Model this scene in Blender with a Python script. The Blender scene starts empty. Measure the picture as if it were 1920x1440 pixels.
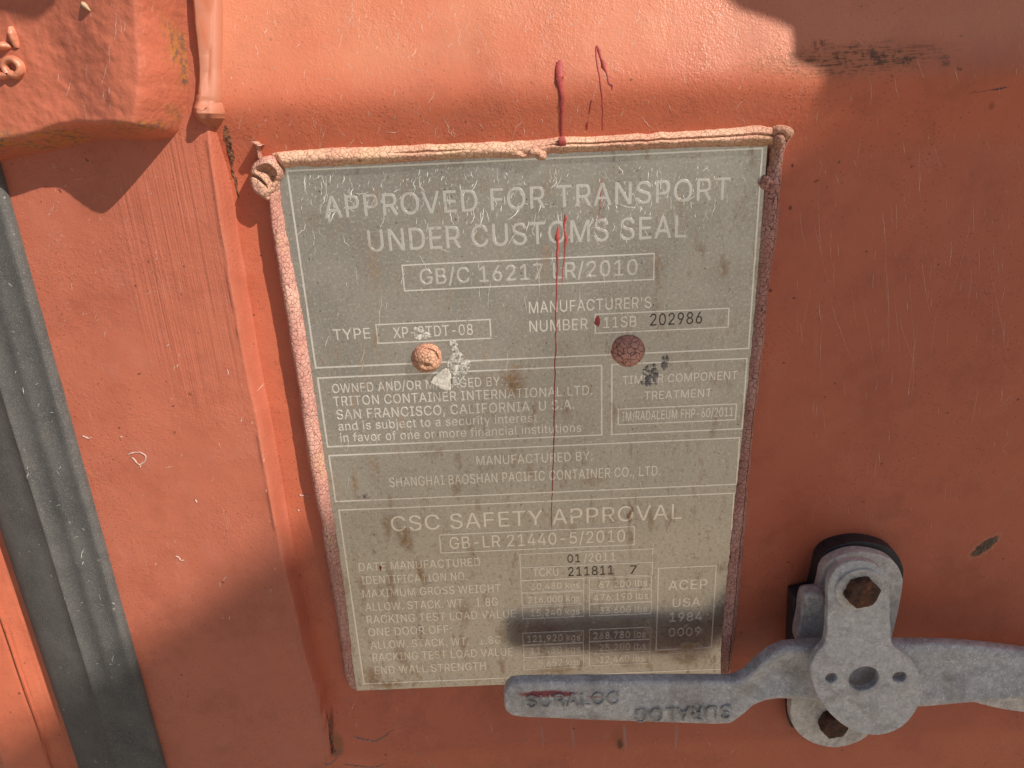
import bpy, bmesh, math, random
import numpy as np
from mathutils import Vector, Matrix

S = bpy.context.scene
COL = S.collection
random.seed(7)
RNG = np.random.default_rng(11)

# ------------------------------------------------------------------ camera, sky, sun, exposure
D = 0.3352511          # camera distance from the plane of the plate
ZC = 1.30              # height of the camera above the ground
F = 1400.0             # focal length in photo pixels (1920 wide)
_d = np.array([180.0, 3726.0, F]); _d /= np.linalg.norm(_d)
_w = -(180 - 0.045 * 3726) / F
_r = np.array([1, -0.045, _w]); _r -= _r.dot(_d) * _d; _r /= np.linalg.norm(_r)
_n = np.cross(_r, _d)

def w3(v):             # photo-camera vector -> world vector
    return Vector((float(v.dot(_r)), float(v.dot(_n)), float(-v.dot(_d))))

cam_d = bpy.data.cameras.new('camera')
cam = bpy.data.objects.new('camera', cam_d); COL.objects.link(cam)
cx = w3(np.array([1.0, 0, 0])); cy = w3(np.array([0, -1.0, 0])); cz = w3(np.array([0, 0, -1.0]))
M = Matrix((cx, cy, cz)).transposed().to_4x4(); M.translation = Vector((0, -D, ZC))
cam.matrix_world = M
cam_d.sensor_width = 36; cam_d.lens = 36 * F / 1920
cam_d.clip_start = 0.01; cam_d.clip_end = 500
S.camera = cam

SA, SB = 1.42, 1.28    # to-sun: SA up and SB right for every metre out of the door
sun_v = Vector((SB, -1.0, SA)).normalized()
SUN_EL = math.asin(sun_v.z)
world = bpy.data.worlds.new('World'); S.world = world; world.use_nodes = True
wn = world.node_tree; bg = wn.nodes['Background']
sky = wn.nodes.new('ShaderNodeTexSky'); sky.sky_type = 'NISHITA'; sky.sun_disc = False
sky.sun_elevation = SUN_EL; sky.sun_rotation = math.atan2(sun_v.x, sun_v.y)
sky.air_density = 1.0; sky.dust_density = 1.5
wn.links.new(sky.outputs[0], bg.inputs[0]); bg.inputs[1].default_value = 0.050
sd = bpy.data.lights.new('sun', 'SUN'); sd.energy = 4.1; sd.angle = math.radians(0.53); sd.color = (1.0, 0.93, 0.84)
so = bpy.data.objects.new('sun', sd); COL.objects.link(so)
so.location = (3, -3, 5); so.rotation_euler = sun_v.to_track_quat('Z', 'Y').to_euler()
S.view_settings.view_transform = 'Standard'
try: S.view_settings.look = 'None'
except Exception: pass
S.view_settings.exposure = 0.44
S.view_settings.gamma = 1.0
S.render.engine = 'CYCLES'
S.cycles.max_bounces = 6

# ------------------------------------------------------------------ pixel <-> plane
def at(px, py, h=0.0):
    """point of the photo on the plane that stands h metres proud of the plate: returns (x, z)"""
    v = np.array([px - 960.0, py - 720.0, F]); v = v * ((D - h) / v.dot(_n))
    return float(v.dot(_r)), float(-v.dot(_d)) + ZC

def atn(pts, h=0.0):
    return np.array([at(p[0], p[1], h) for p in pts])

def on(px, py, surf, it=4):
    h = 0.0
    for _ in range(it):
        x, z = at(px, py, h); h = float(surf(np.array([x]), np.array([z]))[0])
    return x, z, h

# ------------------------------------------------------------------ small numpy tools
def sm(a, b, x):
    t = np.clip((x - a) / (b - a), 0, 1); return t * t * (3 - 2 * t)

def _hash(i, j, s):
    v = np.sin(i * 127.1 + j * 311.7 + s * 74.7) * 43758.5453
    return v - np.floor(v)

def vnoise(x, y, s=0):
    i = np.floor(x); j = np.floor(y); fx = x - i; fy = y - j
    fx = fx * fx * (3 - 2 * fx); fy = fy * fy * (3 - 2 * fy)
    a = _hash(i, j, s); b = _hash(i + 1, j, s); c = _hash(i, j + 1, s); d = _hash(i + 1, j + 1, s)
    return (a * (1 - fx) + b * fx) * (1 - fy) + (c * (1 - fx) + d * fx) * fy - 0.5

def fnoise(x, y, s=0, o=3):
    t = 0; a = 1.0
    for k in range(o):
        t = t + a * vnoise(x * 2 ** k, y * 2 ** k, s + k * 3); a *= 0.5
    return t

def catmull(P, n=8, closed=True):
    P = np.asarray(P, float); m = len(P); out = []
    for i in range(m if closed else m - 1):
        if closed: p0, p1, p2, p3 = P[i - 1], P[i], P[(i + 1) % m], P[(i + 2) % m]
        else: p0, p1, p2, p3 = P[max(i - 1, 0)], P[i], P[i + 1], P[min(i + 2, m - 1)]
        for k in range(n):
            t = k / n
            out.append(0.5 * (2 * p1 + (p2 - p0) * t + (2 * p0 - 5 * p1 + 4 * p2 - p3) * t * t + (3 * p1 - p0 - 3 * p2 + p3) * t ** 3))
    if not closed: out.append(P[-1])
    return np.array(out)

def sdf(poly, X, Z):
    """positive inside"""
    dmin = np.full(X.shape, 1e9); ins = np.zeros(X.shape, bool)
    n = len(poly)
    for i in range(n):
        ax, az = poly[i]; bx, bz = poly[(i + 1) % n]
        ex, ez = bx - ax, bz - az; L = ex * ex + ez * ez + 1e-18
        t = np.clip(((X - ax) * ex + (Z - az) * ez) / L, 0, 1)
        dmin = np.minimum(dmin, np.hypot(X - ax - t * ex, Z - az - t * ez))
        c = ((az > Z) != (bz > Z))
        with np.errstate(divide='ignore', invalid='ignore'):
            xx = ax + (Z - az) * ex / (ez if abs(ez) > 1e-15 else 1e-15)
        ins ^= c & (X < xx)
    return np.where(ins, dmin, -dmin)

def segd(pts, X, Z):
    dmin = np.full(X.shape, 1e9)
    for (ax, az), (bx, bz) in zip(pts[:-1], pts[1:]):
        ex, ez = bx - ax, bz - az; L = ex * ex + ez * ez + 1e-18
        t = np.clip(((X - ax) * ex + (Z - az) * ez) / L, 0, 1)
        dmin = np.minimum(dmin, np.hypot(X - ax - t * ex, Z - az - t * ez))
    return dmin

# ------------------------------------------------------------------ object helpers
BASE = {}
def thing(name, label, cat, base, group=None, kind=None):
    o = bpy.data.objects.new(name, None); COL.objects.link(o)
    o.empty_display_size = 0.02; o.location = base
    o['label'] = label; o['category'] = cat
    if group: o['group'] = group
    if kind: o['kind'] = kind
    return o

def obj(name, verts, faces, mats, parent=None, smooth=True, base=None, label=None, midx=None, kind=None):
    b = Vector(parent_base(parent)) if parent is not None else Vector(base or (0, 0, 0))
    me = bpy.data.meshes.new(name)
    v = np.asarray(verts, float) - np.array(b)
    me.from_pydata(v.tolist(), [], [list(map(int, f)) for f in faces])
    if not isinstance(mats, (list, tuple)): mats = [mats]
    for m in mats: me.materials.append(m)
    if midx is not None: me.polygons.foreach_set('material_index', np.asarray(midx, np.int32))
    me.polygons.foreach_set('use_smooth', np.full(len(me.polygons), smooth))
    me.update()
    o = bpy.data.objects.new(name, me); COL.objects.link(o)
    if parent is not None: o.parent = parent
    else: o.location = b
    if label: o['label'] = label
    if kind: o['kind'] = kind
    return o

def parent_base(p):
    b = Vector((0, 0, 0))
    while p is not None:
        b += p.location; p = p.parent
    return b

def grid_faces(nr, nc, keep=None):
    i, j = np.meshgrid(np.arange(nr - 1), np.arange(nc - 1), indexing='ij')
    a = i * nc + j
    f = np.stack([a, a + 1, a + nc + 1, a + nc], -1)      # rows: z up, cols: x right
    if keep is not None: f = f[keep]
    return f.reshape(-1, 4)

def hfield(name, xs, zs, hf, mat, parent, keep=None, **k):
    X, Z = np.meshgrid(xs, zs); H = hf(X, Z)
    V = np.stack([X, -H, Z], -1).reshape(-1, 3)
    kp = None
    if keep is not None:
        Kk = keep(X, Z); kp = Kk[:-1, :-1] | Kk[1:, :-1] | Kk[:-1, 1:] | Kk[1:, 1:]
        f = grid_faces(len(zs), len(xs), kp)
        used = np.unique(f); re = np.full(len(V), -1); re[used] = np.arange(len(used))
        V = V[used]; f = re[f]
    else: f = grid_faces(len(zs), len(xs))
    return obj(name, V, f, mat, parent, **k)

def bm_obj(name, bm, mat, parent=None, smooth=True, **k):
    bm.normal_update()
    V = [tuple(v.co) for v in bm.verts]; bm.verts.index_update()
    Fc = [[v.index for v in f.verts] for f in bm.faces]
    bm.free()
    return obj(name, V, Fc, mat, parent, smooth, **k)

# ------------------------------------------------------------------ node helpers
class N:
    def __init__(s, name):
        s.m = bpy.data.materials.new(name); s.m.use_nodes = True; s.t = s.m.node_tree
        s.b = s.t.nodes['Principled BSDF']; s.co = s.t.nodes.new('ShaderNodeTexCoord').outputs['Object']
    def new(s, ty, **k):
        n = s.t.nodes.new(ty)
        for a, v in k.items(): setattr(n, a, v)
        return n
    def link(s, a, b): s.t.links.new(a, b)
    def put(s, sock, v):
        if hasattr(v, 'is_linked') or isinstance(v, bpy.types.NodeSocket): s.link(v, sock)
        elif isinstance(v, (tuple, list)) and len(v) == 3 and sock.type == 'RGBA': sock.default_value = (*v, 1)
        else: sock.default_value = v
    def math(s, op, a, b=0.0, c=None, clamp=False):
        n = s.new('ShaderNodeMath', operation=op); n.use_clamp = clamp
        s.put(n.inputs[0], a); s.put(n.inputs[1], b)
        if c is not None: s.put(n.inputs[2], c)
        return n.outputs[0]
    def mapr(s, v, a, b, c=0.0, d=1.0, smooth=True):
        n = s.new('ShaderNodeMapRange'); n.interpolation_type = 'SMOOTHSTEP' if smooth else 'LINEAR'
        s.put(n.inputs['Value'], v)
        for i, q in zip(('From Min', 'From Max', 'To Min', 'To Max'), (a, b, c, d)): s.put(n.inputs[i], q)
        return n.outputs[0]
    def map(s, loc=(0, 0, 0), rot=(0, 0, 0), sc=(1, 1, 1), co=None, ty='POINT'):
        n = s.new('ShaderNodeMapping', vector_type=ty); s.link(co or s.co, n.inputs[0])
        n.inputs[1].default_value = loc; n.inputs[2].default_value = rot; n.inputs[3].default_value = sc
        return n.outputs[0]
    def noise(s, scale, det=3, rough=0.55, co=None, dist=0.0):
        n = s.new('ShaderNodeTexNoise'); s.link(co or s.co, n.inputs['Vector'])
        n.inputs['Scale'].default_value = scale; n.inputs['Detail'].default_value = det
        n.inputs['Roughness'].default_value = rough; n.inputs['Distortion'].default_value = dist
        return n.outputs['Fac']
    def noisec(s, scale, co=None, det=2):
        n = s.new('ShaderNodeTexNoise'); s.link(co or s.co, n.inputs['Vector'])
        n.inputs['Scale'].default_value = scale; n.inputs['Detail'].default_value = det
        return n.outputs['Color']
    def warp(s, scale, amt, co=None):
        c = s.noisec(scale, co)
        v = s.new('ShaderNodeVectorMath', operation='SUBTRACT'); s.link(c, v.inputs[0]); v.inputs[1].default_value = (.5, .5, .5)
        v2 = s.new('ShaderNodeVectorMath', operation='SCALE'); s.link(v.outputs[0], v2.inputs[0]); v2.inputs['Scale'].default_value = amt
        v3 = s.new('ShaderNodeVectorMath', operation='ADD'); s.link(v2.outputs[0], v3.inputs[0]); s.link(co or s.co, v3.inputs[1])
        return v3.outputs[0]
    def vor(s, scale, feat='F1', co=None, rnd=1.0, out='Distance'):
        n = s.new('ShaderNodeTexVoronoi', feature=feat); s.link(co or s.co, n.inputs['Vector'])
        n.inputs['Scale'].default_value = scale; n.inputs['Randomness'].default_value = rnd
        return n.outputs[out]
    def mix(s, f, a, b, bt='MIX'):
        n = s.new('ShaderNodeMix', data_type='RGBA', blend_type=bt)
        s.put(n.inputs[0], f); s.put(n.inputs[6], a); s.put(n.inputs[7], b)
        return n.outputs[2]
    def bump(s, h, dist, st=1.0, nrm=None):
        n = s.new('ShaderNodeBump'); n.inputs['Strength'].default_value = st; n.inputs['Distance'].default_value = dist
        s.link(h, n.inputs['Height'])
        if nrm is not None: s.link(nrm, n.inputs['Normal'])
        return n.outputs[0]
    def spot(s, x, z, rx, rz, rot=0.0, base=(0, 0, 0), edge=0.35, rag=0.0, ragscale=400):
        """soft elliptic mask round a point of the door (x, z in metres)"""
        v = s.new('ShaderNodeVectorMath', operation='SUBTRACT')
        s.link(s.warp(ragscale, rag) if rag else s.co, v.inputs[0]); v.inputs[1].default_value = (x - base[0], 0, z - base[2])
        sx = s.new('ShaderNodeSeparateXYZ'); s.link(v.outputs[0], sx.inputs[0])
        c, q = math.cos(rot), math.sin(rot)
        u = s.math('ADD', s.math('MULTIPLY', sx.outputs[0], c / rx), s.math('MULTIPLY', sx.outputs[2], q / rx))
        w = s.math('ADD', s.math('MULTIPLY', sx.outputs[0], -q / rz), s.math('MULTIPLY', sx.outputs[2], c / rz))
        r = s.math('ADD', s.math('MULTIPLY', u, u), s.math('MULTIPLY', w, w))
        return s.mapr(s.math('SQRT', r), 1.0, edge, 0.0, 1.0)
    def set(s, **k):
        for a, v in k.items(): s.put(s.b.inputs[a.replace('_', ' ')], v)
        return s.m

# ------------------------------------------------------------------ shapes of the door surfaces
z190 = at(900, 178)[1]; z340 = at(900, 303)[1]; z1270 = at(900, 1292)[1]; z1390 = at(900, 1388)[1]
H_OUT, H_IN, H_ST = 0.0074, -0.0026, 0.0085

def ramp(x, a, b, ya, yb, r):
    """two straight lines joined by bends of half-width r (numerically smoothed)"""
    o = 0
    W = [(-1, .08), (-.66, .14), (-.33, .18), (0, .2), (.33, .18), (.66, .14), (1, .08)]
    for k, w in W: o = o + w * (ya + (yb - ya) * np.clip((x + k * r - a) / (b - a), 0, 1))
    return o

def panel_h(X, Z):
    up = ramp(Z, z340, z190, 0, 1, 0.0065)
    dn = ramp(Z, z1270, z1390, 0, 1, 0.004)
    h = H_IN + (H_OUT - H_IN) * np.maximum(up, dn)
    t = np.clip(Z - z190, -.02, .09); h = h - 0.30 * (np.sqrt(t * t + .006 ** 2) + t - .0022) / 2
    far = sm(0.25, 0.35, np.abs(Z - ZC + 0.1))
    return h + 0.0004 * vnoise(X * 22, Z * 22, 3) * (1 - far)

Lz = np.array([at(x, y, H_ST) for x, y in [(372, -200), (380, 120), (388, 225), (411, 380), (430, 520), (457, 671), (482, 788), (521, 1013), (563, 1200), (612, 1380), (640, 1600)]])
Rz = np.array([at(x, y, H_IN) for x, y in [(392, -200), (404, 120), (414, 225), (441, 380), (463, 520), (488, 671), (513, 788), (549, 1013), (590, 1200), (630, 1400), (655, 1600)]])
def XL(Z): return np.interp(Z, Lz[::-1, 1], Lz[::-1, 0])
def XR(Z): return np.interp(Z, Rz[::-1, 1], Rz[::-1, 0])

def stile_h(X, Z):
    l = XL(Z) + 0.0007 * vnoise(Z * 50, Z * 0 + 2, 5); r = XR(Z) + 0.0004 * vnoise(Z * 90, Z * 0 + 7, 6)
    t = np.clip((X - l) / np.maximum(r - l, 1e-4), 0, 1.6)
    ph = panel_h(X, Z)
    h = H_ST + (ph - 0.0006 - H_ST) * sm(0, 1, t)
    h = h + 0.0008 * np.exp(-((X - l + 0.0003) / 0.0010) ** 2) * sm(-0.4, 0.2, fnoise(Z * 60, Z * 0, 9))
    h = np.where(t > 1, ph - 0.0006 - (t - 1) * 0.002, h)
    return h + 0.0003 * fnoise(X * 60, Z * 60, 8)

def door_h(X, Z):
    return np.where(X < XR(Z), stile_h(X, Z), panel_h(X, Z))

# ------------------------------------------------------------------ materials
def marks_base(thing_o): return tuple(parent_base(thing_o))

DOOR_BASE = (0.0, 0.0, 0.15)
def paint(name, base, col=(0.52, 0.122, 0.065), brush=False, panel=False, dark=False):
    n = N(name)
    big = n.noise(9, 4, 0.6); mid = n.noise(70, 4, 0.6)
    c = n.mix(n.mapr(big, 0.3, 0.7), tuple(q * 0.93 for q in col), tuple(q * 1.08 for q in col))
    c = n.mix(n.math('MULTIPLY', n.mapr(mid, 0.5, 0.75), 0.25), c, (col[0] * 1.1, col[1] * 1.45, col[2] * 1.7))
    # tiny dark pits and rust pin-pricks
    v = n.vor(330, co=n.warp(500, 0.0012)); rnd = n.new('ShaderNodeTexVoronoi'); n.link(n.co, rnd.inputs['Vector']); rnd.inputs['Scale'].default_value = 330
    pit = n.math('MULTIPLY', n.mapr(v, 0.16, 0.08), n.mapr(n.noise(40, 2), 0.50, 0.60))
    c = n.mix(n.math('MULTIPLY', pit, 0.55), c, (0.10, 0.025, 0.012))
    v2 = n.vor(80, co=n.warp(300, 0.003))
    pit2 = n.mapr(v2, 0.065, 0.035)
    c = n.mix(n.math('MULTIPLY', pit2, 0.7), c, (0.06, 0.018, 0.010))
    spk = n.math('MULTIPLY', n.mapr(n.vor(560, co=n.warp(900, .001)), .24, .10), n.mapr(n.noise(16, 3), .40, .60))
    c = n.mix(n.math('MULTIPLY', spk, .65), c, (0.16, 0.04, 0.02))
    c = n.mix(n.math('MULTIPLY', n.mapr(n.noise(34, 5, .7), .46, .70), .45), c, (0.33, 0.085, 0.045))
    # chalky vertical wash
    st = n.noise(1, 5, 0.7, co=n.map(sc=(260, 260, 22), co=n.warp(60, 0.004)))
    wash = n.math('MULTIPLY', n.mapr(st, 0.58, 0.75), n.mapr(n.noise(14, 3), 0.45, 0.68))
    c = n.mix(n.math('MULTIPLY', wash, 0.36), c, (0.62, 0.33, 0.23))
    rough = n.mapr(n.noise(50, 3), 0.3, 0.7, 0.36, 0.50)
    # fine orange peel
    peel = n.noise(1250, 2, 0.5); peel2 = n.noise(520, 2, 0.5)
    h = n.math('ADD', n.math('MULTIPLY', peel, 0.65), n.math('MULTIPLY', peel2, 0.6))
    h = n.math('MULTIPLY', h, n.mapr(n.noise(28, 4, .6), .3, .7, .35, 1.15))
    if brush:
        bx, bz = at(300, 560, H_ST)
        bm_ = n.spot(bx + 0.012, bz + 0.02, 0.034, 0.10, 0.0, base, 0.45, 0.01, 60)
        br = n.noise(1, 4, 0.6, co=n.map(sc=(900, 900, 11), rot=(0, 0.035, 0)))
        br2 = n.noise(1, 3, 0.6, co=n.map(sc=(330, 330, 6), rot=(0, 0.02, 0)))
        hb = n.math('MULTIPLY', n.math('ADD', n.math('MULTIPLY', br, 1.1), n.math('MULTIPLY', br2, 2.0)), bm_)
        h = n.math('ADD', h, hb)
    if panel:
        B = base
        sz = n.new('ShaderNodeSeparateXYZ'); n.link(n.co, sz.inputs[0])
        chalk_lit_band = n.math('MULTIPLY', n.mapr(sz.outputs[2], z190 - B[2] - .006, z190 - B[2] + .02), n.mapr(n.noise(22, 4), .25, .7, .35, .75))
        c = n.mix(n.math('MULTIPLY', chalk_lit_band, .55), c, (0.70, 0.335, 0.195))  # chalky fade, also painted paler to brighten the sunlit upper slope
        # rusty scrape along the upper bend
        streak = n.noise(1, 5, 0.65, co=n.map(sc=(120, 400, 1500), rot=(0, 0.03, 0)))
        blot = n.noise(520, 5, 0.7)
        x, z = at(1610, 112, H_OUT); m1 = n.spot(x, z, 0.052, 0.0085, 0.03, B, 0.25, 0.004, 200)
        a1 = n.math('MULTIPLY', m1, n.mapr(n.math('ADD', n.math('MULTIPLY', streak, .6), n.math('MULTIPLY', blot, .4)), 0.48, 0.57))
        c = n.mix(n.math('MULTIPLY', m1, 0.42), c, (0.36, 0.14, 0.05))
        c = n.mix(n.math('MULTIPLY', a1, 0.95), c, (0.14, 0.05, 0.02))
        x, z = at(1445, 110, H_OUT); m1 = n.spot(x, z, 0.024, 0.007, 0.2, B, 0.2, 0.004, 200)
        c = n.mix(n.math('MULTIPLY', m1, n.mapr(blot, 0.5, 0.62)), c, (0.36, 0.12, 0.04))
        for (px, py, rx, rz, k) in [(1640, 100, .004, .003, .9), (1655, 108, .003, .0035, .9), (1708, 112, .0045, .003, .95), (1775, 112, .0035, .0025, .9), (1545, 82, .005, .0016, .7), (1600, 86, .004, .0014, .7), (1800, 128, .0016, .0012, .9), (1580, 118, .003, .002, .6)]:
            x, z = at(px, py, H_OUT); mm = n.spot(x, z, rx, rz, 0.0, B, 0.1, 0.006, 420)
            c = n.mix(n.math('MULTIPLY', n.math('MULTIPLY', mm, k), n.mapr(blot, .40, .52)), c, (0.09, 0.034, 0.016))
        # bare rusty chip on the right
        x, z = at(1846, 1024, H_IN); m2 = n.spot(x, z, 0.0100, 0.0034, 0.78, B, 0.72, 0.0035, 520)
        c = n.mix(m2, c, n.mix(n.mapr(n.noise(1, 4, .7, co=n.map(sc=(900, 900, 250), rot=(0, -.7, 0))), .4, .6), (0.055, 0.035, 0.026), (0.15, 0.085, 0.055)))
        rim = n.math('SUBTRACT', n.spot(x, z, 0.0115, 0.0046, 0.78, B, 0.8, 0.0045, 520), m2, clamp=True)
        c = n.mix(n.math('MULTIPLY', rim, 0.5), c, (0.55, 0.22, 0.12))
        for (px, py, rx, rz, rot, colr, k) in [
            (1882, 166, .0045, .0006, .12, (.035, .03, .06), .9), (1850, 171, .008, .0003, .08, (.12, .04, .04), .7), (1873, 199, .0018, .0022, 0, (.30, .075, .03), .8),
            (430, 420, .0022, .012, .1, (.16, .07, .03), .0), (1158, 1370, .0024, .005, 0, (.05, .02, .012), .9), (1160, 1385, .005, .009, 0, (.26, .09, .03), .35),
            (1485, 310, .0007, .0012, 0, (.07, .02, .012), .9), (1482, 390, .0012, .0012, 0, (.07, .02, .012), .9), (1444, 544, .0012, .0012, 0, (.05, .02, .012), .9), (1530, 340, .002, .0006, .2, (.09, .025, .012), .6),
            (632, 1396, .0045, .008, .2, (.20, .10, .03), .65), (625, 1350, .002, .016, -.1, (.10, .04, .02), .7), (630, 1412, .006, .004, 0, (.12, .08, .05), .6)]:
            hh = H_OUT if py < 250 or py > 1380 else H_IN
            x, z = at(px, py, hh); mm = n.spot(x, z, rx, rz, rot, B, 0.3, 0.0015, 500)
            c = n.mix(n.math('MULTIPLY', mm, k), c, colr)
        # grey scuffs low on the panel
        for (px, py, rx, rz, rot, k) in [(718, 1306, .0045, .0030, .5, .55), (645, 1323, .002, .0016, 0, .5), (752, 1335, .0025, .0012, -.3, .5), (768, 1353, .0028, .0010, .6, .45), (800, 1297, .0035, .0018, 0, .4), (786, 1400, .0018, .0016, 0, .6),
                                        (842, 1430, .0045, .0018, 0, .55), (921, 1430, .0040, .0014, 0, .5), (626, 1309, .0016, .0008, .4, .6), (810, 1425, .0025, .003, 0, .5), (681, 1407, .0024, .002, 0, .4), (690, 1384, .0095, .0011, -.12, .0),
                                        (983, 1380, .0022, .0014, .3, .7), (1000, 1432, .008, .0012, 0, .3)]:
            x, z = at(px, py, 0.003); mm = n.spot(x, z, rx, rz, rot, B, 0.3, 0.003, 500)
            c = n.mix(n.math('MULTIPLY', n.math('MULTIPLY', mm, k), n.mapr(n.noise(900, 3), .35, .6)), c, (0.27, 0.16, 0.14))
        for px, k in [(1017, .45), (1074, .6), (1172, .8), (1268, .8)]:
            x, z = at(px, 1382, H_OUT - .001); mm = n.spot(x, z, .0011, .0095, 0.07 if px < 1200 else -.07, B, 0.5, 0.0008, 600)
            c = n.mix(n.math('MULTIPLY', mm, k), c, (0.40, 0.21, 0.18))
        # brownish grime in the seam beside the stile
    n2 = n.bump(h, 0.00036, 0.9)
    n2 = n.bump(n.noise(45, 3, .5), 0.0006, 0.35, n2)
    return n.set(Base_Color=c, Roughness=rough, Normal=n2, Specular_IOR_Level=0.46)

def sealant_mat(name, pale, pink, crack, scale, cw=0.055, topglow=True):
    n = N(name)
    w = n.warp(350, 0.0016)
    w = n.warp(1200, 0.0004, w)
    e = n.vor(scale, 'DISTANCE_TO_EDGE', w); e2 = n.vor(scale * 2.3, 'DISTANCE_TO_EDGE', w)
    pres = n.mapr(n.noise(130, 2), 0.36, 0.52)
    ck = n.math('MULTIPLY', n.mapr(e, cw, 0.012), n.mapr(n.noise(200, 2), 0.25, 0.5, .45, 1.0))
    ck2 = n.math('MULTIPLY', n.mapr(e2, 0.05, 0.01), n.math('MULTIPLY', pres, 0.45))
    ckk = n.math('MAXIMUM', ck, ck2)
    g = n.new('ShaderNodeNewGeometry'); sx = n.new('ShaderNodeSeparateXYZ'); n.link(g.outputs['Normal'], sx.inputs[0])
    c = n.mix(n.mapr(n.noise(55, 3), 0.35, 0.65), pink, pale)
    c = n.mix(n.math('MULTIPLY', n.mapr(n.noise(38, 3, co=n.map(loc=(3, 1, 2))), 0.55, 0.68), 0.3), c, (0.62, 0.46, 0.22))
    c = n.mix(n.math('MULTIPLY', n.mapr(n.noise(900, 3), 0.55, 0.8), 0.4), c, tuple(q * .6 for q in pink))
    c = n.mix(n.math('MULTIPLY', ckk, 0.85), c, crack)
    h = n.math('SUBTRACT', n.math('MULTIPLY', n.mapr(e, 0.0, 0.3), 0.8), n.math('MULTIPLY', ckk, 0.9))
    nb = n.bump(h, 0.00022, 0.7); nb = n.bump(n.noise(900, 3), 0.00010, 0.7, nb)
    return n.set(Base_Color=c, Roughness=0.85, Normal=nb, Specular_IOR_Level=0.15)

def galv(name, col=(0.40, 0.41, 0.43), base=(0, 0, 0), smear=False, metal=0.55, rough=0.46, dirt=0.35):
    n = N(name)
    v = n.vor(420, 'F1', n.warp(300, 0.003), out='Color')
    sp = n.new('ShaderNodeSeparateXYZ'); n.link(v, sp.inputs[0])
    a = n.noise(300, 6, 0.8); b = n.noise(700, 4, 0.75)
    c = n.mix(n.mapr(a, 0.32, 0.68), tuple(q * .70 for q in col), tuple(min(1, q * 1.18) for q in col))
    c = n.mix(n.math('MULTIPLY', n.mapr(n.noise(130, 5, .7, co=n.map(loc=(1, 4, 2))), .50, .62), .45), c, (0.26, 0.27, 0.31))
    c = n.mix(n.math('MULTIPLY', n.mapr(n.noise(210, 5, .75, co=n.map(loc=(5, 2, 7))), .54, .66), .6), c, (0.86, 0.87, 0.90))
    c = n.mix(n.math('MULTIPLY', sp.outputs[0], 0.28), c, tuple(q * .75 for q in col))
    c = n.mix(n.math('MULTIPLY', n.mapr(n.noise(900, 4, .75), 0.53, 0.66), 0.75), c, (0.85, 0.86, 0.88))
    c = n.mix(n.math('MULTIPLY', n.mapr(n.noise(60, 4), 0.52, 0.7), dirt), c, (0.17, 0.13, 0.11))
    if smear:
        x, z = at(1028, 1301, 0.030); m = n.spot(x, z, 0.0185, 0.0026, -0.04, base, 0.6, 0.002, 250)
        c = n.mix(n.math('MULTIPLY', m, 0.9), c, (0.30, 0.05, 0.06))
        x, z = at(1112, 1306, 0.030); m = n.spot(x, z, 0.005, 0.0011, -0.1, base, 0.4, 0.002, 250)
        c = n.mix(n.math('MULTIPLY', m, 0.6), c, (0.36, 0.10, 0.11))
    nb = n.bump(n.math('ADD', b, n.math('MULTIPLY', a, 1.2)), 0.0009, 0.9)
    nb = n.bump(n.noise(60, 3), 0.0008, 0.5, nb)
    return n.set(Base_Color=c, Metallic=metal, Roughness=n.mapr(a, .3, .7, rough - .1, rough + .12), Normal=nb)

def simple(name, col, rough=0.6, metal=0.0, var=0.25, scale=200, bd=0.0002, c2=None, spec=0.5):
    n = N(name)
    c = n.mix(n.mapr(n.noise(scale, 4, .6), .35, .65), tuple(q * (1 - var) for q in col), c2 or tuple(min(1, q * (1 + var)) for q in col))
    return n.set(Base_Color=c, Roughness=rough, Metallic=metal, Normal=n.bump(n.noise(scale * 3, 3), bd, 0.8), Specular_IOR_Level=spec)

def rust_mat():
    n = N('rusty_steel')
    a = n.noise(300, 5, .7); b = n.noise(120, 4)
    c = n.mix(n.mapr(a, .35, .65), (0.035, 0.018, 0.014), (0.12, 0.045, 0.022))
    c = n.mix(n.math('MULTIPLY', n.mapr(b, .60, .74), .7), c, (0.30, 0.11, 0.035))
    return n.set(Base_Color=c, Roughness=.75, Metallic=.15, Normal=n.bump(a, 0.0008, .9))

def rubber_mat():
    n = N('weathered_black_rubber')
    a = n.noise(60, 4, .6); f = n.noise(2200, 3, .7)
    c = n.mix(n.mapr(a, .3, .7), (0.075, 0.073, 0.071), (0.108, 0.104, 0.099))
    c = n.mix(n.math('MULTIPLY', n.mapr(f, .5, .7), .7), c, (0.26, 0.25, 0.235))
    c = n.mix(n.math('MULTIPLY', n.mapr(n.vor(120, co=n.warp(400, .004)), .10, .04), .6), c, (.45, .44, .40))
    return n.set(Base_Color=c, Roughness=.6, Normal=n.bump(f, 0.00022, .8), Specular_IOR_Level=.2)

# ------------------------------------------------------------------ ground and the container's door
def ground():
    n = N('yard_ground')
    a = n.noise(3, 6, .65); b = n.noise(60, 4)
    c = n.mix(n.mapr(a, .35, .65), (0.34, 0.29, 0.225), (0.46, 0.395, 0.31))
    c = n.mix(n.math('MULTIPLY', n.mapr(b, .5, .7), .4), c, (0.20, 0.175, 0.14))
    m = n.set(Base_Color=c, Roughness=.9, Normal=n.bump(b, .02, .6))
    xs = np.concatenate([np.linspace(-150, -5, 10), np.linspace(-4, 5, 12), np.linspace(8, 150, 10)])
    X, Y = np.meshgrid(xs, xs - 2)
    Zg = 0.02 * vnoise(X * .6, Y * .6, 4)
    o = obj('ground', np.stack([X, Y, Zg], -1).reshape(-1, 3), grid_faces(len(xs), len(xs)), m, base=(0, 0, 0))
    o['kind'] = 'structure'
ground()

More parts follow.
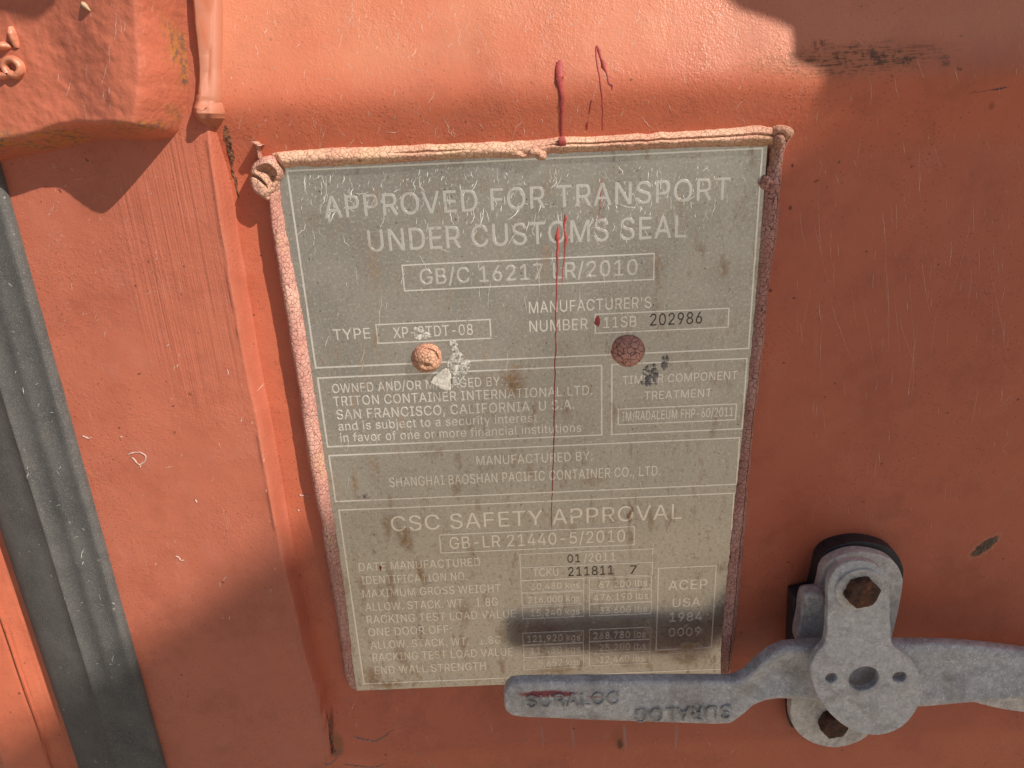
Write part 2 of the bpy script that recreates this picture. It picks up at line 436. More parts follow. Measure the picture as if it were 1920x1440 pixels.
door = thing('container_door', 'orange-red painted steel container door with a recessed panel and raised left stile', 'container door', DOOR_BASE)
def fine(a, b, s, lo, hi, n=12):
    return np.unique(np.concatenate([np.linspace(lo, a, n), np.arange(a, b, s), np.linspace(b, hi, n)]))
PZ = fine(ZC - 0.38, ZC + 0.10, 0.0011, 0.20, 2.45)
PX = fine(-0.17, 0.30, 0.0016, -0.172, 1.10, 10)
def panel_keep(X, Z): return X > XR(Z) - 0.004
m_panel = paint('orange_red_panel_paint', DOOR_BASE, col=(0.51, 0.132, 0.069), panel=True)
hfield('door_panel', PX, PZ, panel_h, m_panel, door, keep=panel_keep)
XG = at(160, 907, H_ST)[0]             # right edge of the rubber gasket
m_stile = paint('orange_red_stile_paint', DOOR_BASE, col=(0.455, 0.132, 0.078), brush=True)
SX = np.arange(XG - 0.004, -0.045, 0.0007)
hfield('door_stile', SX, PZ, stile_h, m_stile, door, keep=lambda X, Z: X < XR(Z) + 0.002)

# dark grime packed in the seam between stile and panel
def ribbon_half(pts, w, hgt, surf, nprof=8, sub=6, lift=0.0, jitter=0.0, seed=0, wander=0.0):
    """half-round raised bead lying on a surface; pts in photo pixels, w half widths (m), hgt heights (m)"""
    P = catmull(np.array([(p[0], p[1]) for p in pts], float), sub, False)
    P = P + wander * np.stack([fnoise(P[:, 1] / 14, P[:, 1] * 0, seed) , P[:, 1] * 0], 1)
    tt = np.linspace(0, len(pts) - 1, len(P))
    Wd = np.interp(tt, np.arange(len(pts)), w); Hh = np.interp(tt, np.arange(len(pts)), hgt)
    Q = np.array([on(p[0], p[1], surf) for p in P])
    T = np.gradient(Q[:, :2], axis=0); T /= (np.linalg.norm(T, axis=1, keepdims=True) + 1e-12)
    Nn = np.stack([T[:, 1], -T[:, 0]], 1)
    V = []; 
    for i in range(len(Q)):
        for k in range(nprof + 1):
            a = math.pi * k / nprof
            u = -math.cos(a) * Wd[i] * (1 + jitter * float(vnoise(np.array([i * .35]), np.array([k * .5 + seed]), seed)[0]))
            x = Q[i, 0] + Nn[i, 0] * u; z = Q[i, 1] + Nn[i, 1] * u
            h = float(surf(np.array([x]), np.array([z]))[0]) + lift + math.sin(a) * Hh[i] - (0.0002 if k in (0, nprof) else 0)
            V.append((x, -h, z))
    return V, grid_faces(len(Q), nprof + 1).tolist()

def fix_up(V, Fc):
    """make faces look out of the door"""
    V = np.asarray(V); out = []
    for f in Fc:
        a, b, c = V[f[0]], V[f[1]], V[f[2]]
        nn = np.cross(b - a, c - a)
        out.append(f if nn[1] <= 0 else f[::-1])
    return out

# weld bead down the top of the seam, ending in a drooping knob
m_weld = simple('pale_sunlit_weld_paint', (0.60, 0.30, 0.19), .6, 0, .18, 90, .0004, c2=(0.66, 0.42, 0.30))
def weld_mat():
    n = N('sunlit_side_weld_paint'); a = n.noise(120, 4)
    c = n.mix(n.mapr(a, .3, .7), (0.60, 0.36, 0.25), (0.70, 0.50, 0.38))  # pale base colour paints the sunlit highlight on the bead's right side
    x, z = at(392, 235, .012); k = n.spot(x, z, .02, .0165, 0, DOOR_BASE, .75, .004, 150)
    x2, z2 = at(378, 60, .012); k2 = n.spot(x2, z2, .0060, .2, -.02, DOOR_BASE, .75, .002, 90)
    c = n.mix(n.math('MAXIMUM', k, k2), c, (0.42, 0.15, 0.085))
    return n.set(Base_Color=c, Roughness=.6, Normal=n.bump(a, .0003, .6))
m_weld = weld_mat()
V, Fc = ribbon_half([(400, -120), (400, -40), (401, 30), (401, 90), (400, 130), (398, 165), (395, 192), (394, 203), (394, 212), (395, 222), (396, 231), (397, 240)],
                    [.0038, .0037, .0038, .0037, .0037, .0044, .0050, .0056, .0057, .0050, .0036, .0012], [.0056, .0054, .0056, .0054, .0052, .0058, .0066, .0088, .0096, .0082, .0048, .0012], door_h, 12, 8, -.0012, .04, 3)
obj('weld_bead', V, fix_up(V, Fc), m_weld, door, label='weld run, its sunlit side painted pale, ending in a drooping knob')
m_grime = simple('brown_seam_grime', (0.10, 0.045, 0.03), .9, 0, .6, 700, .0008, c2=(0.34, 0.14, 0.07))
V, Fc = ribbon_half([(423, 236), (428, 262), (431, 285), (437, 315), (442, 345), (447, 372)], [.0006, .0013, .0012, .0007, .0005, .0002], [.0001, .0003, .0003, .0002, .0001, .0001], door_h, 6, 6, 0.0001, 2.0, 5, 2.5)
V2, F2 = ribbon_half([(563, 1085), (570, 1125), (579, 1175), (592, 1240), (606, 1310), (618, 1372), (626, 1412)], [.0001, .0003, .00025, .0004, .0005, .0008, .0012], [.0001] * 7, panel_h, 5, 8, 0.0003, .6, 8)
nV = len(V); obj('seam_grime', V + V2, fix_up(V, Fc) + [[i + nV for i in f] for f in fix_up(V2, F2)], m_grime, door)

# ------------------------------------------------------------------ corner post and rubber gasket on the left
def sweep_profile(name, prof, mat, parent, zlo=0.2, zhi=2.45, wob=0.0002, seed=1, **k):
    """prof: list of (x, h); swept up the door"""
    P = np.array(prof); zs = fine(ZC - 0.36, ZC + 0.05, 0.002, zlo, zhi, 8)
    V = []
    for z in zs:
        for i, (x, h) in enumerate(P):
            V.append((x + wob * vnoise(np.array([z * 40.]), np.array([i * 3.3]), seed)[0], -(h + wob * 1.5 * vnoise(np.array([z * 55.]), np.array([i * 2.1]), seed + 2)[0]), z))
    return obj(name, V, grid_faces(len(zs), len(P)), mat, parent, **k)

gx = lambda px, py, h=0.010: at(px, py, h)[0]
g_r = gx(263, 1257, .0085); g_m = gx(205, 1257, .0125); g_1 = gx(160, 1257, .0125); g_l = gx(100, 1257, -.004)
gasket = thing('rubber_gasket', 'weathered black rubber door gasket strip running down beside the stile', 'door gasket', ((g_r + g_l) / 2, 0, 0.2))
prof = [(g_l - .001, -.012), (g_l, -.004), (g_l + .0004, .001)]
for t in np.linspace(0, 1, 6): prof.append((g_l + .001 + (g_1 - g_l - .0015) * t, .002 + .0095 * t ** .8))
prof += [(g_1, .0120), (g_1 + .0006, .0122)]
for t in np.linspace(0.1, 1, 6): prof.append((g_1 + (g_m - g_1) * t, .0122 - .0014 * math.sin(math.pi * t) + .0004 * t))
for t in np.linspace(0.12, 1, 7): prof.append((g_m + (g_r - .0021 - g_m) * t, .0126 - .0009 * math.sin(math.pi * t) + .0006 * t))
prof += [(g_r - .0019, .0131), (g_r - .0016, .0130), (g_r - .0009, .0124), (g_r - .0002, .0115), (g_r + .0001, .0108), (g_r + .0001, .004)]
m_rub = rubber_mat()
sweep_profile('rubber_strip', prof, m_rub, gasket, wob=.00012)

post = thing('corner_post', 'orange-red steel corner post left of the rubber gasket with a weld seam', 'corner post', (g_l - .03, 0, 0.2))
m_post = paint('orange_red_post_paint', (g_l - .03, 0, 0.2), col=(0.52, 0.135, 0.07))
p0 = gx(101, 1260, -.005); p1 = gx(75, 1260, -.005); p2 = gx(47, 1260, -.003); p3 = gx(32, 1260, 0); p4 = gx(0, 1260, .0)
prof = [(p4 - .35, -.010), (p4 - .032, -.010), (p4 - .022, -.006), (p4 - .018, .000), (p4 - .012, .0012), (p4, .0002), (p3 - .0004, -.0012), (p3 - .0001, -.0022), (p3 + .0003, -.0010), (p3 + .001, .0004), (p3 + .002, .0009), (p2 - .0008, .0003), (p2, -.0008),
        (p2 + .002, -.0016), (p1, -.0035), (p1 + .0015, -.0042), (p0 + .004, -.0045), (g_r, -.0045)]
pp = []
for (a, b) in zip(prof[:-1], prof[1:]):
    for t in np.linspace(0, 1, 4)[:-1]: pp.append((a[0] + (b[0] - a[0]) * t, a[1] + (b[1] - a[1]) * t))
pp.append(prof[-1])
sweep_profile('post_face', pp, m_post, post, wob=.0004, seed=4)

# ------------------------------------------------------------------ heavy cast hinge block, top left
HB = (at(150, 290, .01)[0], 0, at(150, 290, .01)[1])
hinge = thing('hinge_casting', 'heavy lumpy orange-red cast steel hinge block with raised numerals, top left corner', 'hinge block', HB)
poly = atn([(-150, -150), (350, -150), (352, -20), (349, 80), (356, 150), (344, 218), (322, 260), (250, 262), (180, 262), (120, 280), (40, 298), (-60, 318), (-160, 330)], H_ST)
poly = catmull(poly, 6)
xA = at(95, 100, .03)[0]; xB = at(236, 100, .034)[0]
def cast_h(X, Z):
    Xw = X + .0009 * fnoise(X * 70, Z * 70, 1); Zw = Z + .0012 * fnoise(X * 60 + 9, Z * 60, 2)
    s = sdf(poly, Xw, Zw)
    top = .0205 + .0080 * sm(xA - .004, xB, X) ** 1.0
    e = sm(-.0006, .0085, s)
    h = H_ST - .0022 + (top - H_ST + .0022 + .006) * e ** .62
    h = h + .0030 * np.exp(-((s - .0090) / .0022) ** 2) * sm(ZC + .0, ZC - .02, Z)
    h = h + .0006 * fnoise(X * 90, Z * 90, 4) + .0004 * fnoise(X * 330, Z * 330, 6, 2)
    h = np.where(s < 0, H_ST - .0022 + s * .3, h)
    return h
cx0, cx1 = at(-110, 0, 0)[0], at(362, 0, .0)[0]
m_cast = paint('lumpy_cast_paint', HB, col=(0.50, 0.135, 0.075))
def castmat():
    n = N('lumpy_cast_paint_with_rust'); col = (0.47, 0.135, 0.077)
    c = n.mix(n.mapr(n.noise(25, 4), .3, .7), tuple(q * .9 for q in col), tuple(q * 1.1 for q in col))
    zz = at(100, 262, .012)
    g = n.new('ShaderNodeSeparateXYZ'); n.link(n.co, g.inputs[0])
    for (px, py, rx, rz, rot, k) in [(15, 262, .014, .0050, .28, 1.0), (100, 262, .022, .0050, .18, .9), (250, 240, .02, .004, .1, .5), (334, 130, .0028, .025, 0, .9), (326, 215, .003, .006, 0, .6), (300, 235, .004, .003, 0, .6)]:
        x, z = at(px, py, .018); mm = n.spot(x, z, rx, rz, rot, HB, .3, .006, 180)
        c = n.mix(n.math('MULTIPLY', n.math('MULTIPLY', mm, k), n.mapr(n.noise(160, 5, .75), .34, .54)), c, n.mix(n.mapr(n.noise(420, 3), .45, .6), (0.42, 0.17, 0.045), (0.15, 0.10, 0.07)))
    st = n.noise(1, 4, .7, co=n.map(sc=(420, 420, 25)))
    c = n.mix(n.math('MULTIPLY', n.mapr(st, .60, .72), .3), c, (.62, .38, .3))
    nb = n.bump(n.noise(420, 3), .0006, .6); nb = n.bump(n.noise(110, 3), .0012, .5, nb)
    return n.set(Base_Color=c, Roughness=.42, Normal=nb, Specular_IOR_Level=.45)
m_cast = castmat()
cst = hfield('casting_body', np.arange(cx0, cx1, .0006), np.arange(at(100, 345, 0)[1], at(100, -170, 0)[1], .0006), cast_h, m_cast, hinge)
# raised numerals
def tube_on(pts, r, surf, lift, closed=False, n=10):
    Q = catmull(np.array(pts, float), 6, closed)
    return Q
V, Fc = ribbon_half([(20, 50), (24, 62), (28, 75), (32, 90)], [.0008, .0016, .0017, .0010], [.0014, .0030, .0028, .0012], cast_h, 8, 5, -.0004, .1, 1)
V2, F2 = ribbon_half([(-22, 86), (-5, 87), (10, 86), (23, 87)], [.0014, .0016, .0016, .0007], [.003, .0032, .0032, .001], cast_h, 8, 5, -.0004, .1, 2)
V3, F3 = ribbon_half([(18, 138), (11, 122), (16, 113), (27, 112), (38, 120), (41, 132), (33, 142), (22, 138)], [.0015] * 8, [.0032] * 8, cast_h, 8, 5, -.0004, .1, 3)
V4, F4 = ribbon_half([(18, 138), (6, 142), (-4, 134), (-12, 120)], [.0015] * 4, [.003] * 4, cast_h, 8, 5, -.0004, .1, 4)
VV = []; FF = []
for v, f in ((V, Fc), (V2, F2), (V3, F3), (V4, F4)):
    k = len(VV); f = fix_up(v, f); VV += list(v); FF += [[i + k for i in q] for q in f]
m_num = simple('numeral_paint', (0.58, 0.21, 0.12), .4, 0, .2, 200, .0003)
obj('raised_numerals', VV, FF, m_num, cst, label='raised foundry numerals near the photo edge')
V, Fc = ribbon_half([(154, 4), (158, 9), (163, 14), (170, 21)], [.0003, .0010, .0009, .0001], [.0005, .0018, .0016, .0002], cast_h, 8, 5, 0, .1, 4)
o = obj('seed_husk', V, fix_up(V, Fc), simple('tan_husk', (.42, .30, .18), .7), None, base=(V[0][0], V[0][1], V[0][2]))
o['label'] = 'small tan seed husk stuck on the hinge casting'; o['category'] = 'seed husk'

# ------------------------------------------------------------------ the data plate
PLB = (at(1010, 1290, 0)[0], 0.0, at(669, 1294, 0)[1])
plate = thing('data_plate', 'weathered grey metal container data plate with etched lettering, glued to the door', 'data plate', PLB)
tl = at(523, 319); tr = at(1436, 277); br = at(1366, 1265); bl = at(669, 1295)
PX0, PX1, PZ0, PZ1 = bl[0], tr[0] + .0006, bl[1], tl[1] + .0026
STAINS_AND_REFLECTION = [(700, 500, .004, .02, 0, .5), (960, 715, .009, .012, .2, .85), (965, 690, .006, .004, 0, .6), (1355, 505, .004, .006, 0, .5), (705, 640, .002, .014, 0, .6), (665, 905, .0025, .012, -.2, .7), (855, 915, .004, .01, 0, .45), (625, 905, .006, .012, 0, .4),
          (760, 1010, .006, .013, .1, .75), (725, 985, .004, .012, 0, .6), (790, 1075, .004, .012, .2, .75), (733, 1100, .004, .022, 0, .65), (755, 1235, .004, .018, .2, .5), (700, 1270, .008, .012, 0, .7), (730, 1283, .012, .004, 0, .8), (1180, 965, .0016, .012, .0, .9), (1182, 1010, .0022, .014, .05, .55),
          (1290, 1212, .010, .004, .1, .8), (1245, 1222, .006, .003, .1, .8), (1290, 1235, .016, .006, 0, .5), (1180, 1245, .008, .007, 0, .35), (820, 845, .004, .003, 0, .6), (1075, 990, .003, .006, 0, .4), (840, 560, .003, .01, 0, .35), (830, 400, .003, .008, 0, .35),  # leading patches paint the brown reflection at the plate's lower right
          (1040, 1258, .02, .005, 0, .45), (940, 1190, .004, .01, 0, .4), (640, 420, .002, .006, 0, .3), (1110, 900, .01, .004, 0, .35), (995, 885, .003, .005, 0, .5), (870, 1150, .005, .012, 0, .5), (650, 1100, .003, .01, 0, .35), (1020, 1220, .006, .010, 0, .35)]
def plate_common(n):
    """brown mask of stains and a painted reflection shared by plate and lettering"""
    tot = None
    for (px, py, rx, rz, rot, k) in STAINS_AND_REFLECTION:
        x, z = at(px, py); m = n.math('MULTIPLY', n.spot(x, z, rx, rz, rot, PLB, .15, .007, 160), k)
        tot = m if tot is None else n.math('MAXIMUM', tot, m)
    brk = n.mapr(n.noise(260, 5, .7), .34, .50)
    gen = n.math('MULTIPLY', n.mapr(n.noise(75, 5, .7, co=n.map(sc=(1.8, 1, .7))), .53, .68), .5)
    return n.math('MAXIMUM', n.math('MULTIPLY', tot, brk), gen)
def plate_base(n):
    sz = n.new('ShaderNodeSeparateXYZ'); n.link(n.co, sz.inputs[0])
    low = n.mapr(sz.outputs[2], .23, .03)            # paints the warm ground reflection on the lower plate
    c = n.mix(n.mapr(n.noise(30, 4), .3, .7), (0.42, 0.42, 0.405), (0.53, 0.53, 0.51))
    c = n.mix(n.math('MULTIPLY', low, .6), c, (0.66, 0.61, 0.51))
    f = n.noise(800, 5, .75); f2 = n.noise(480, 5, .75)
    c = n.mix(n.math('MULTIPLY', n.mapr(f, .50, .64), .75), c, (0.76, 0.74, 0.68))
    c = n.mix(n.math('MULTIPLY', n.mapr(f2, .50, .70), n.mapr(low, 0, 1, .55, .9, False)), c, (0.32, 0.28, 0.225))
    c = n.mix(n.math('MULTIPLY', n.mapr(n.vor(300, co=n.warp(900, .002)), .13, .05), .8), c, (0.07, 0.06, 0.05))
    sc = n.noise(1, 4, .7, co=n.map(rot=(0, .6, 0), sc=(900, 900, 90)))
    c = n.mix(n.math('MULTIPLY', n.mapr(sc, .60, .70), .35), c, (.22, .20, .18))
    st = plate_common(n)
    c = n.mix(n.math('MULTIPLY', st, .9), c, n.mix(n.mapr(n.noise(500, 3), .4, .62), (0.40, 0.20, 0.045), (0.19, 0.09, 0.025)))
    for (px, py, rx, rz, k) in [(510 + 190, 1000, .002, .003, .6), (680, 932, .005, .0025, .8), (787, 1182, .002, .005, .8), (700, 1032, .002, .004, .6), (808, 1092, .003, .002, .5), (1228, 700, .003, .006, .0)]:
        x, z = at(px, py); c = n.mix(n.math('MULTIPLY', n.spot(x, z, rx, rz, 0, PLB, .2, .004, 250), n.math('MULTIPLY', n.mapr(n.noise(600, 3), .4, .6), k)), c, (.10, .09, .12))
    return c, f, st, low
def plate_mat():
    n = N('weathered_data_plate'); c, f, st, low = plate_base(n)
    r = n.math('ADD', n.mapr(n.noise(50, 3), .3, .7, .15, .23), n.math('MULTIPLY', st, .3))
    nb = n.bump(f, .00005, .6); nb = n.bump(n.noise(18, 2), .0006, .2, nb)
    return n.set(Base_Color=c, Metallic=n.math('MULTIPLY', n.math('SUBTRACT', 1.0, n.math('MULTIPLY', st, .45)), .90), Roughness=r, Normal=nb, Specular_IOR_Level=.5)
def letter_mat(name, strong=.9, col=(.50, .50, .47), seed=0.0):
    n = N(name); c, f, st, low = plate_base(n)
    keep = n.mapr(n.noise(170, 4, .7, co=n.map(loc=(seed, 3, 1))), .29, .42)
    keep = n.math('MULTIPLY', keep, n.math('SUBTRACT', 1.0, n.math('MULTIPLY', st, .8)))
    c = n.mix(n.math('MULTIPLY', keep, strong), c, n.mix(n.mapr(low, 0, 1), col, (1.0, .95, .85)))
    return n.set(Base_Color=c, Metallic=.78, Roughness=.24, Specular_IOR_Level=.5)
m_plate = plate_mat()
m_let_big = letter_mat('etched_heading_lettering', .75, (.80, .80, .78))
m_let = letter_mat('etched_lettering', .95, (.96, .95, .91), 5.0)
m_line = letter_mat('etched_line_and_rim_highlight', .9, (.94, .93, .89), 9.0)
m_stamp = simple('brown_stamped_lettering', (.085, .055, .035), .6, 0, .35, 500, .0001)

bm = bmesh.new()
nx, nz = 60, 80
xs = np.linspace(PX0, PX1, nx); zs = np.linspace(PZ0, PZ1, nz)
X, Z = np.meshgrid(xs, zs)
warp_h = lambda X, Z: .00012 * vnoise(X * 18, Z * 18, 12) * 0
X[:, 0] -= .0016 * sm(PZ0 + .03, PZ0 + .06, Z[:, 0])
Vp = [(x, 0.0, z) for x, z in zip(X.ravel(), Z.ravel())] + [(x, .0009, z) for x, z in ((PX0, PZ0), (PX1, PZ0), (PX1, PZ1), (PX0 - .0016, PZ1))]
Fp = grid_faces(nz, nx).tolist(); q = nx * nz
bot = list(range(nx)); top = [(nz - 1) * nx + i for i in range(nx)]; lef = [i * nx for i in range(nz)]; rig = [i * nx + nx - 1 for i in range(nz)]
Fp += [bot[::-1] + [q, q + 1], top + [q + 2, q + 3], lef + [q + 3, q], rig[::-1] + [q + 1, q + 2], [q, q + 3, q + 2, q + 1]]
po = obj('plate_sheet', Vp, Fp, m_plate, plate, smooth=False)
bm.free()

LH = 0.00012
def frame_line(name, rects, segs=(), w=.00042, mat=None):
    """thin raised outline rectangles; rects as px corner pairs TL,TR,BR,BL"""
    V = []; Fc = []
    def seg(a, b):
        a = np.array(a); b = np.array(b); t = (b - a) / (np.linalg.norm(b - a) + 1e-12); nn = np.array([t[1], -t[0]]) * w / 2
        a = a - t * w / 2; b = b + t * w / 2
        k = len(V); hh = LH * (1 + .02 * (k % 7))
        for p in (a - nn, a + nn, b + nn, b - nn): V.append((p[0], -hh, p[1]))
        for p in (a - nn * 1.3, a + nn * 1.3, b + nn * 1.3, b - nn * 1.3): V.append((p[0], .0001, p[1]))
        Fc.append([k, k + 1, k + 2, k + 3])
        for i in range(4): Fc.append([k + i, k + (i + 1) % 4, k + 4 + (i + 1) % 4, k + 4 + i])
    for r in rects:
        c = atn(r); x0 = (c[0, 0] + c[3, 0]) / 2; x1 = (c[1, 0] + c[2, 0]) / 2; z1 = (c[0, 1] + c[1, 1]) / 2; z0 = (c[2, 1] + c[3, 1]) / 2
        P = [(x0, z1), (x1, z1), (x1, z0), (x0, z0)]
        for i in range(4): seg(P[i], P[(i + 1) % 4])
    for a, b in segs: 
        a2, b2 = at(*a), at(*b)
        if abs(a2[0] - b2[0]) > abs(a2[1] - b2[1]): zz = (a2[1] + b2[1]) / 2; seg((a2[0], zz), (b2[0], zz))
        else: xx = (a2[0] + b2[0]) / 2; seg((xx, a2[1]), (xx, b2[1]))
    return obj(name, V, Fc, mat or m_line, plate, smooth=False)
BIG = [[(540, 317), (1431, 281), (1402, 653), (590, 690)], [(595, 709), (1129, 685), (1127, 814), (615, 839)], [(617, 856), (1388, 819), (1380, 907), (629.5, 941)],
       [(1148, 684), (1403, 671), (1389, 804), (1146, 814)], [(633, 958), (1379, 923), (1352, 1254), (685, 1282)]]
for r in BIG: frame_line('border_line', [r], w=.00075)
for r in [[(753, 496), (1227, 477), (1225, 524), (759, 545)], [(705, 607), (918, 601), (921, 635), (708, 643)], [(1115, 591), (1367, 576), (1365, 612), (1117, 626)], [(1159, 768), (1381, 756), (1379, 786), (1159, 797)],
          [(824, 1004), (1189, 986), (1189, 1021.6), (827, 1036)], [(1236, 1064.6), (1344, 1061), (1333, 1213), (1229, 1219.6)]]:
    frame_line('text_box', [r], w=.0006)
frame_line('text_box', [[(974.5, 1040), (1224, 1028), (1222.6, 1078), (977, 1088)]], [((975.5, 1064.6), (1224, 1054))], w=.00045)
for cxs in (((977, 1094.6), (1089, 1084), (981, 1162, 1094.6, 1157)), ):
    pass
for (x0, x1, y0, y1) in [(977, 1094.6, 1089, 1084), (978.5, 1094.6, 1113, 1108), (980, 1094.6, 1139, 1133), (1105, 1221, 1086, 1080), (1105, 1221, 1110, 1105), (1105, 1221, 1133, 1128),
                         (980.6, 1094, 1188, 1182), (981.6, 1094, 1211, 1205), (982.6, 1094, 1233, 1228), (1105, 1220, 1181, 1176), (1105, 1219, 1204, 1199), (1105, 1217, 1226, 1221)]:
    frame_line('value_box', [[(x0, y0), (x1, y1), (x1, y1 + 22), (x0, y0 + 22)]], w=.0004)

FONT = None
try:
    import os
    FONT = bpy.data.fonts.load(os.path.join(bpy.utils.resource_path('LOCAL'), 'datafiles', 'fonts', 'Inter.woff2'))
except Exception as e:
    print('font fallback', e)
def _caph():
    cu = bpy.data.curves.new('tmp', 'FONT'); cu.body = 'H'; cu.size = 1
    if FONT: cu.font = FONT
    to = bpy.data.objects.new('tmp', cu); COL.objects.link(to); bpy.context.view_layer.update()
    me = to.evaluated_get(bpy.context.evaluated_depsgraph_get()).to_mesh(); h = max(v.co.y for v in me.vertices)
    to.to_mesh_clear(); bpy.data.objects.remove(to); bpy.data.curves.remove(cu)
    return h
CAPH = _caph(); print('cap height', CAPH)
from mathutils.geometry import interpolate_bezier, delaunay_2d_cdt
def glyph_polys(txt):
    cu = bpy.data.curves.new('tmp', 'FONT'); cu.body = txt; cu.size = 1; cu.space_character = 1.05
    if FONT: cu.font = FONT
    to = bpy.data.objects.new('tmp', cu); COL.objects.link(to); bpy.context.view_layer.update()
    cv = to.to_curve(bpy.context.evaluated_depsgraph_get()); out = []
    for sp in cv.splines:
        P = []
        if sp.type == 'BEZIER':
            b = sp.bezier_points; n = len(b)
            for i in range(n):
                a, c = b[i], b[(i + 1) % n]
                q = interpolate_bezier(a.co, a.handle_right, c.handle_left, c.co, 5)
                P += [(v.x, v.y) for v in q[:-1]]
        else: P = [(p.co[0], p.co[1]) for p in sp.points]
        R_ = [P[0]]
        for p in P[1:]:
            if math.hypot(p[0] - R_[-1][0], p[1] - R_[-1][1]) > 1e-3: R_.append(p)
        if math.hypot(R_[0][0] - R_[-1][0], R_[0][1] - R_[-1][1]) < 1e-3: R_.pop()
        if len(R_) > 2: out.append(np.array(R_))
    to.to_curve_clear(); bpy.data.objects.remove(to); bpy.data.curves.remove(cu)
    return out
def area(P): x, y = P[:, 0], P[:, 1]; return .5 * float(np.sum(x * np.roll(y, -1) - np.roll(x, -1) * y))
def inside(P, q): return bool(sdf(P, np.array([q[0]]), np.array([q[1]]))[0] > 0)
def text_part(txt, L, R, cap, mat, parent=None, h=0.0, hh=.00011, rot=False, name='lettering', slope=.00005, bold=0):
    polys = glyph_polys(txt); ar = [area(p) for p in polys]
    sgn_ = math.copysign(1, ar[int(np.argmax(np.abs(ar)))])
    pts = []; edges = []
    for p in polys:
        k = len(pts); pts += [Vector((q[0], q[1])) for q in p]; edges += [(k + i, k + (i + 1) % len(p)) for i in range(len(p))]
    vs, _, fs, _, _, _ = delaunay_2d_cdt(pts, edges, [], 0, 1e-5)
    vs = np.array([(v.x, v.y) for v in vs]); fs = np.array([list(f) for f in fs])
    cen = vs[fs].mean(1); wind = np.zeros(len(fs))
    for p in polys:
        bb0, bb1 = p.min(0), p.max(0); m = (cen[:, 0] > bb0[0]) & (cen[:, 0] < bb1[0]) & (cen[:, 1] > bb0[1]) & (cen[:, 1] < bb1[1])
        if not m.any(): continue
        c = cen[m]; q = p; r = np.roll(p, -1, 0)
        up = (q[None, :, 1] <= c[:, None, 1]) & (r[None, :, 1] > c[:, None, 1]); dn = (q[None, :, 1] > c[:, None, 1]) & (r[None, :, 1] <= c[:, None, 1])
        cr = (r[None, :, 0] - q[None, :, 0]) * (c[:, None, 1] - q[None, :, 1]) - (c[:, None, 0] - q[None, :, 0]) * (r[None, :, 1] - q[None, :, 1])
        wind[m] += (up & (cr > 0)).sum(1) - (dn & (cr < 0)).sum(1)
    fs = fs[wind != 0]
    x0, x1 = vs[:, 0].min(), vs[:, 0].max()
    a = at(L[0], L[1], h); b = at(R[0], R[1], h); ct = at(L[0], L[1] - cap, h)
    zb = (a[1] + b[1]) / 2; sx = (b[0] - a[0]) / (x1 - x0); sz = (ct[1] - a[1]) / CAPH
    Q = np.stack([a[0] + (vs[:, 0] - x0) * sx, zb + vs[:, 1] * sz], 1)
    if rot: Q = np.stack([a[0] + b[0] - Q[:, 0], 2 * (zb + CAPH * sz / 2) - Q[:, 1]], 1)
    tri = []
    for f in fs:
        A, B, C = Q[f[0]], Q[f[1]], Q[f[2]]
        cr = (B[0] - A[0]) * (C[1] - A[1]) - (B[1] - A[1]) * (C[0] - A[0])
        tri.append(list(f) if cr > 0 else list(f[::-1]))
    de = {}
    for f in tri:
        for i in range(3): de[(f[i], f[(i + 1) % 3])] = 1
    bd = [e for e in de if (e[1], e[0]) not in de]
    nrm = np.zeros_like(Q)
    for p, q in bd:
        e = Q[q] - Q[p]; e = e / (np.linalg.norm(e) + 1e-12); nn = np.array([e[1], -e[0]]); nrm[p] += nn; nrm[q] += nn
    nrm /= np.linalg.norm(nrm, axis=1, keepdims=True) + 1e-9
    V = [(q[0], -(h + hh), q[1]) for q in Q]; n0 = len(V)
    V += [(q[0], -h + .00006, q[1]) for q in Q + nrm * slope]
    Fc = tri + [[e[0], n0 + e[0], n0 + e[1], e[1]] for e in bd]; mi = [0] * len(tri) + [1] * len(bd)
    used = sorted({i for f in Fc for i in f}); mp = {u: k for k, u in enumerate(used)}
    V = [V[u] for u in used]; Fc = [[mp[i] for i in f] for f in Fc]
    return obj(name, V, Fc, [mat, m_line] if mat is m_let_big else [mat, mat], parent or plate, smooth=False, midx=mi)

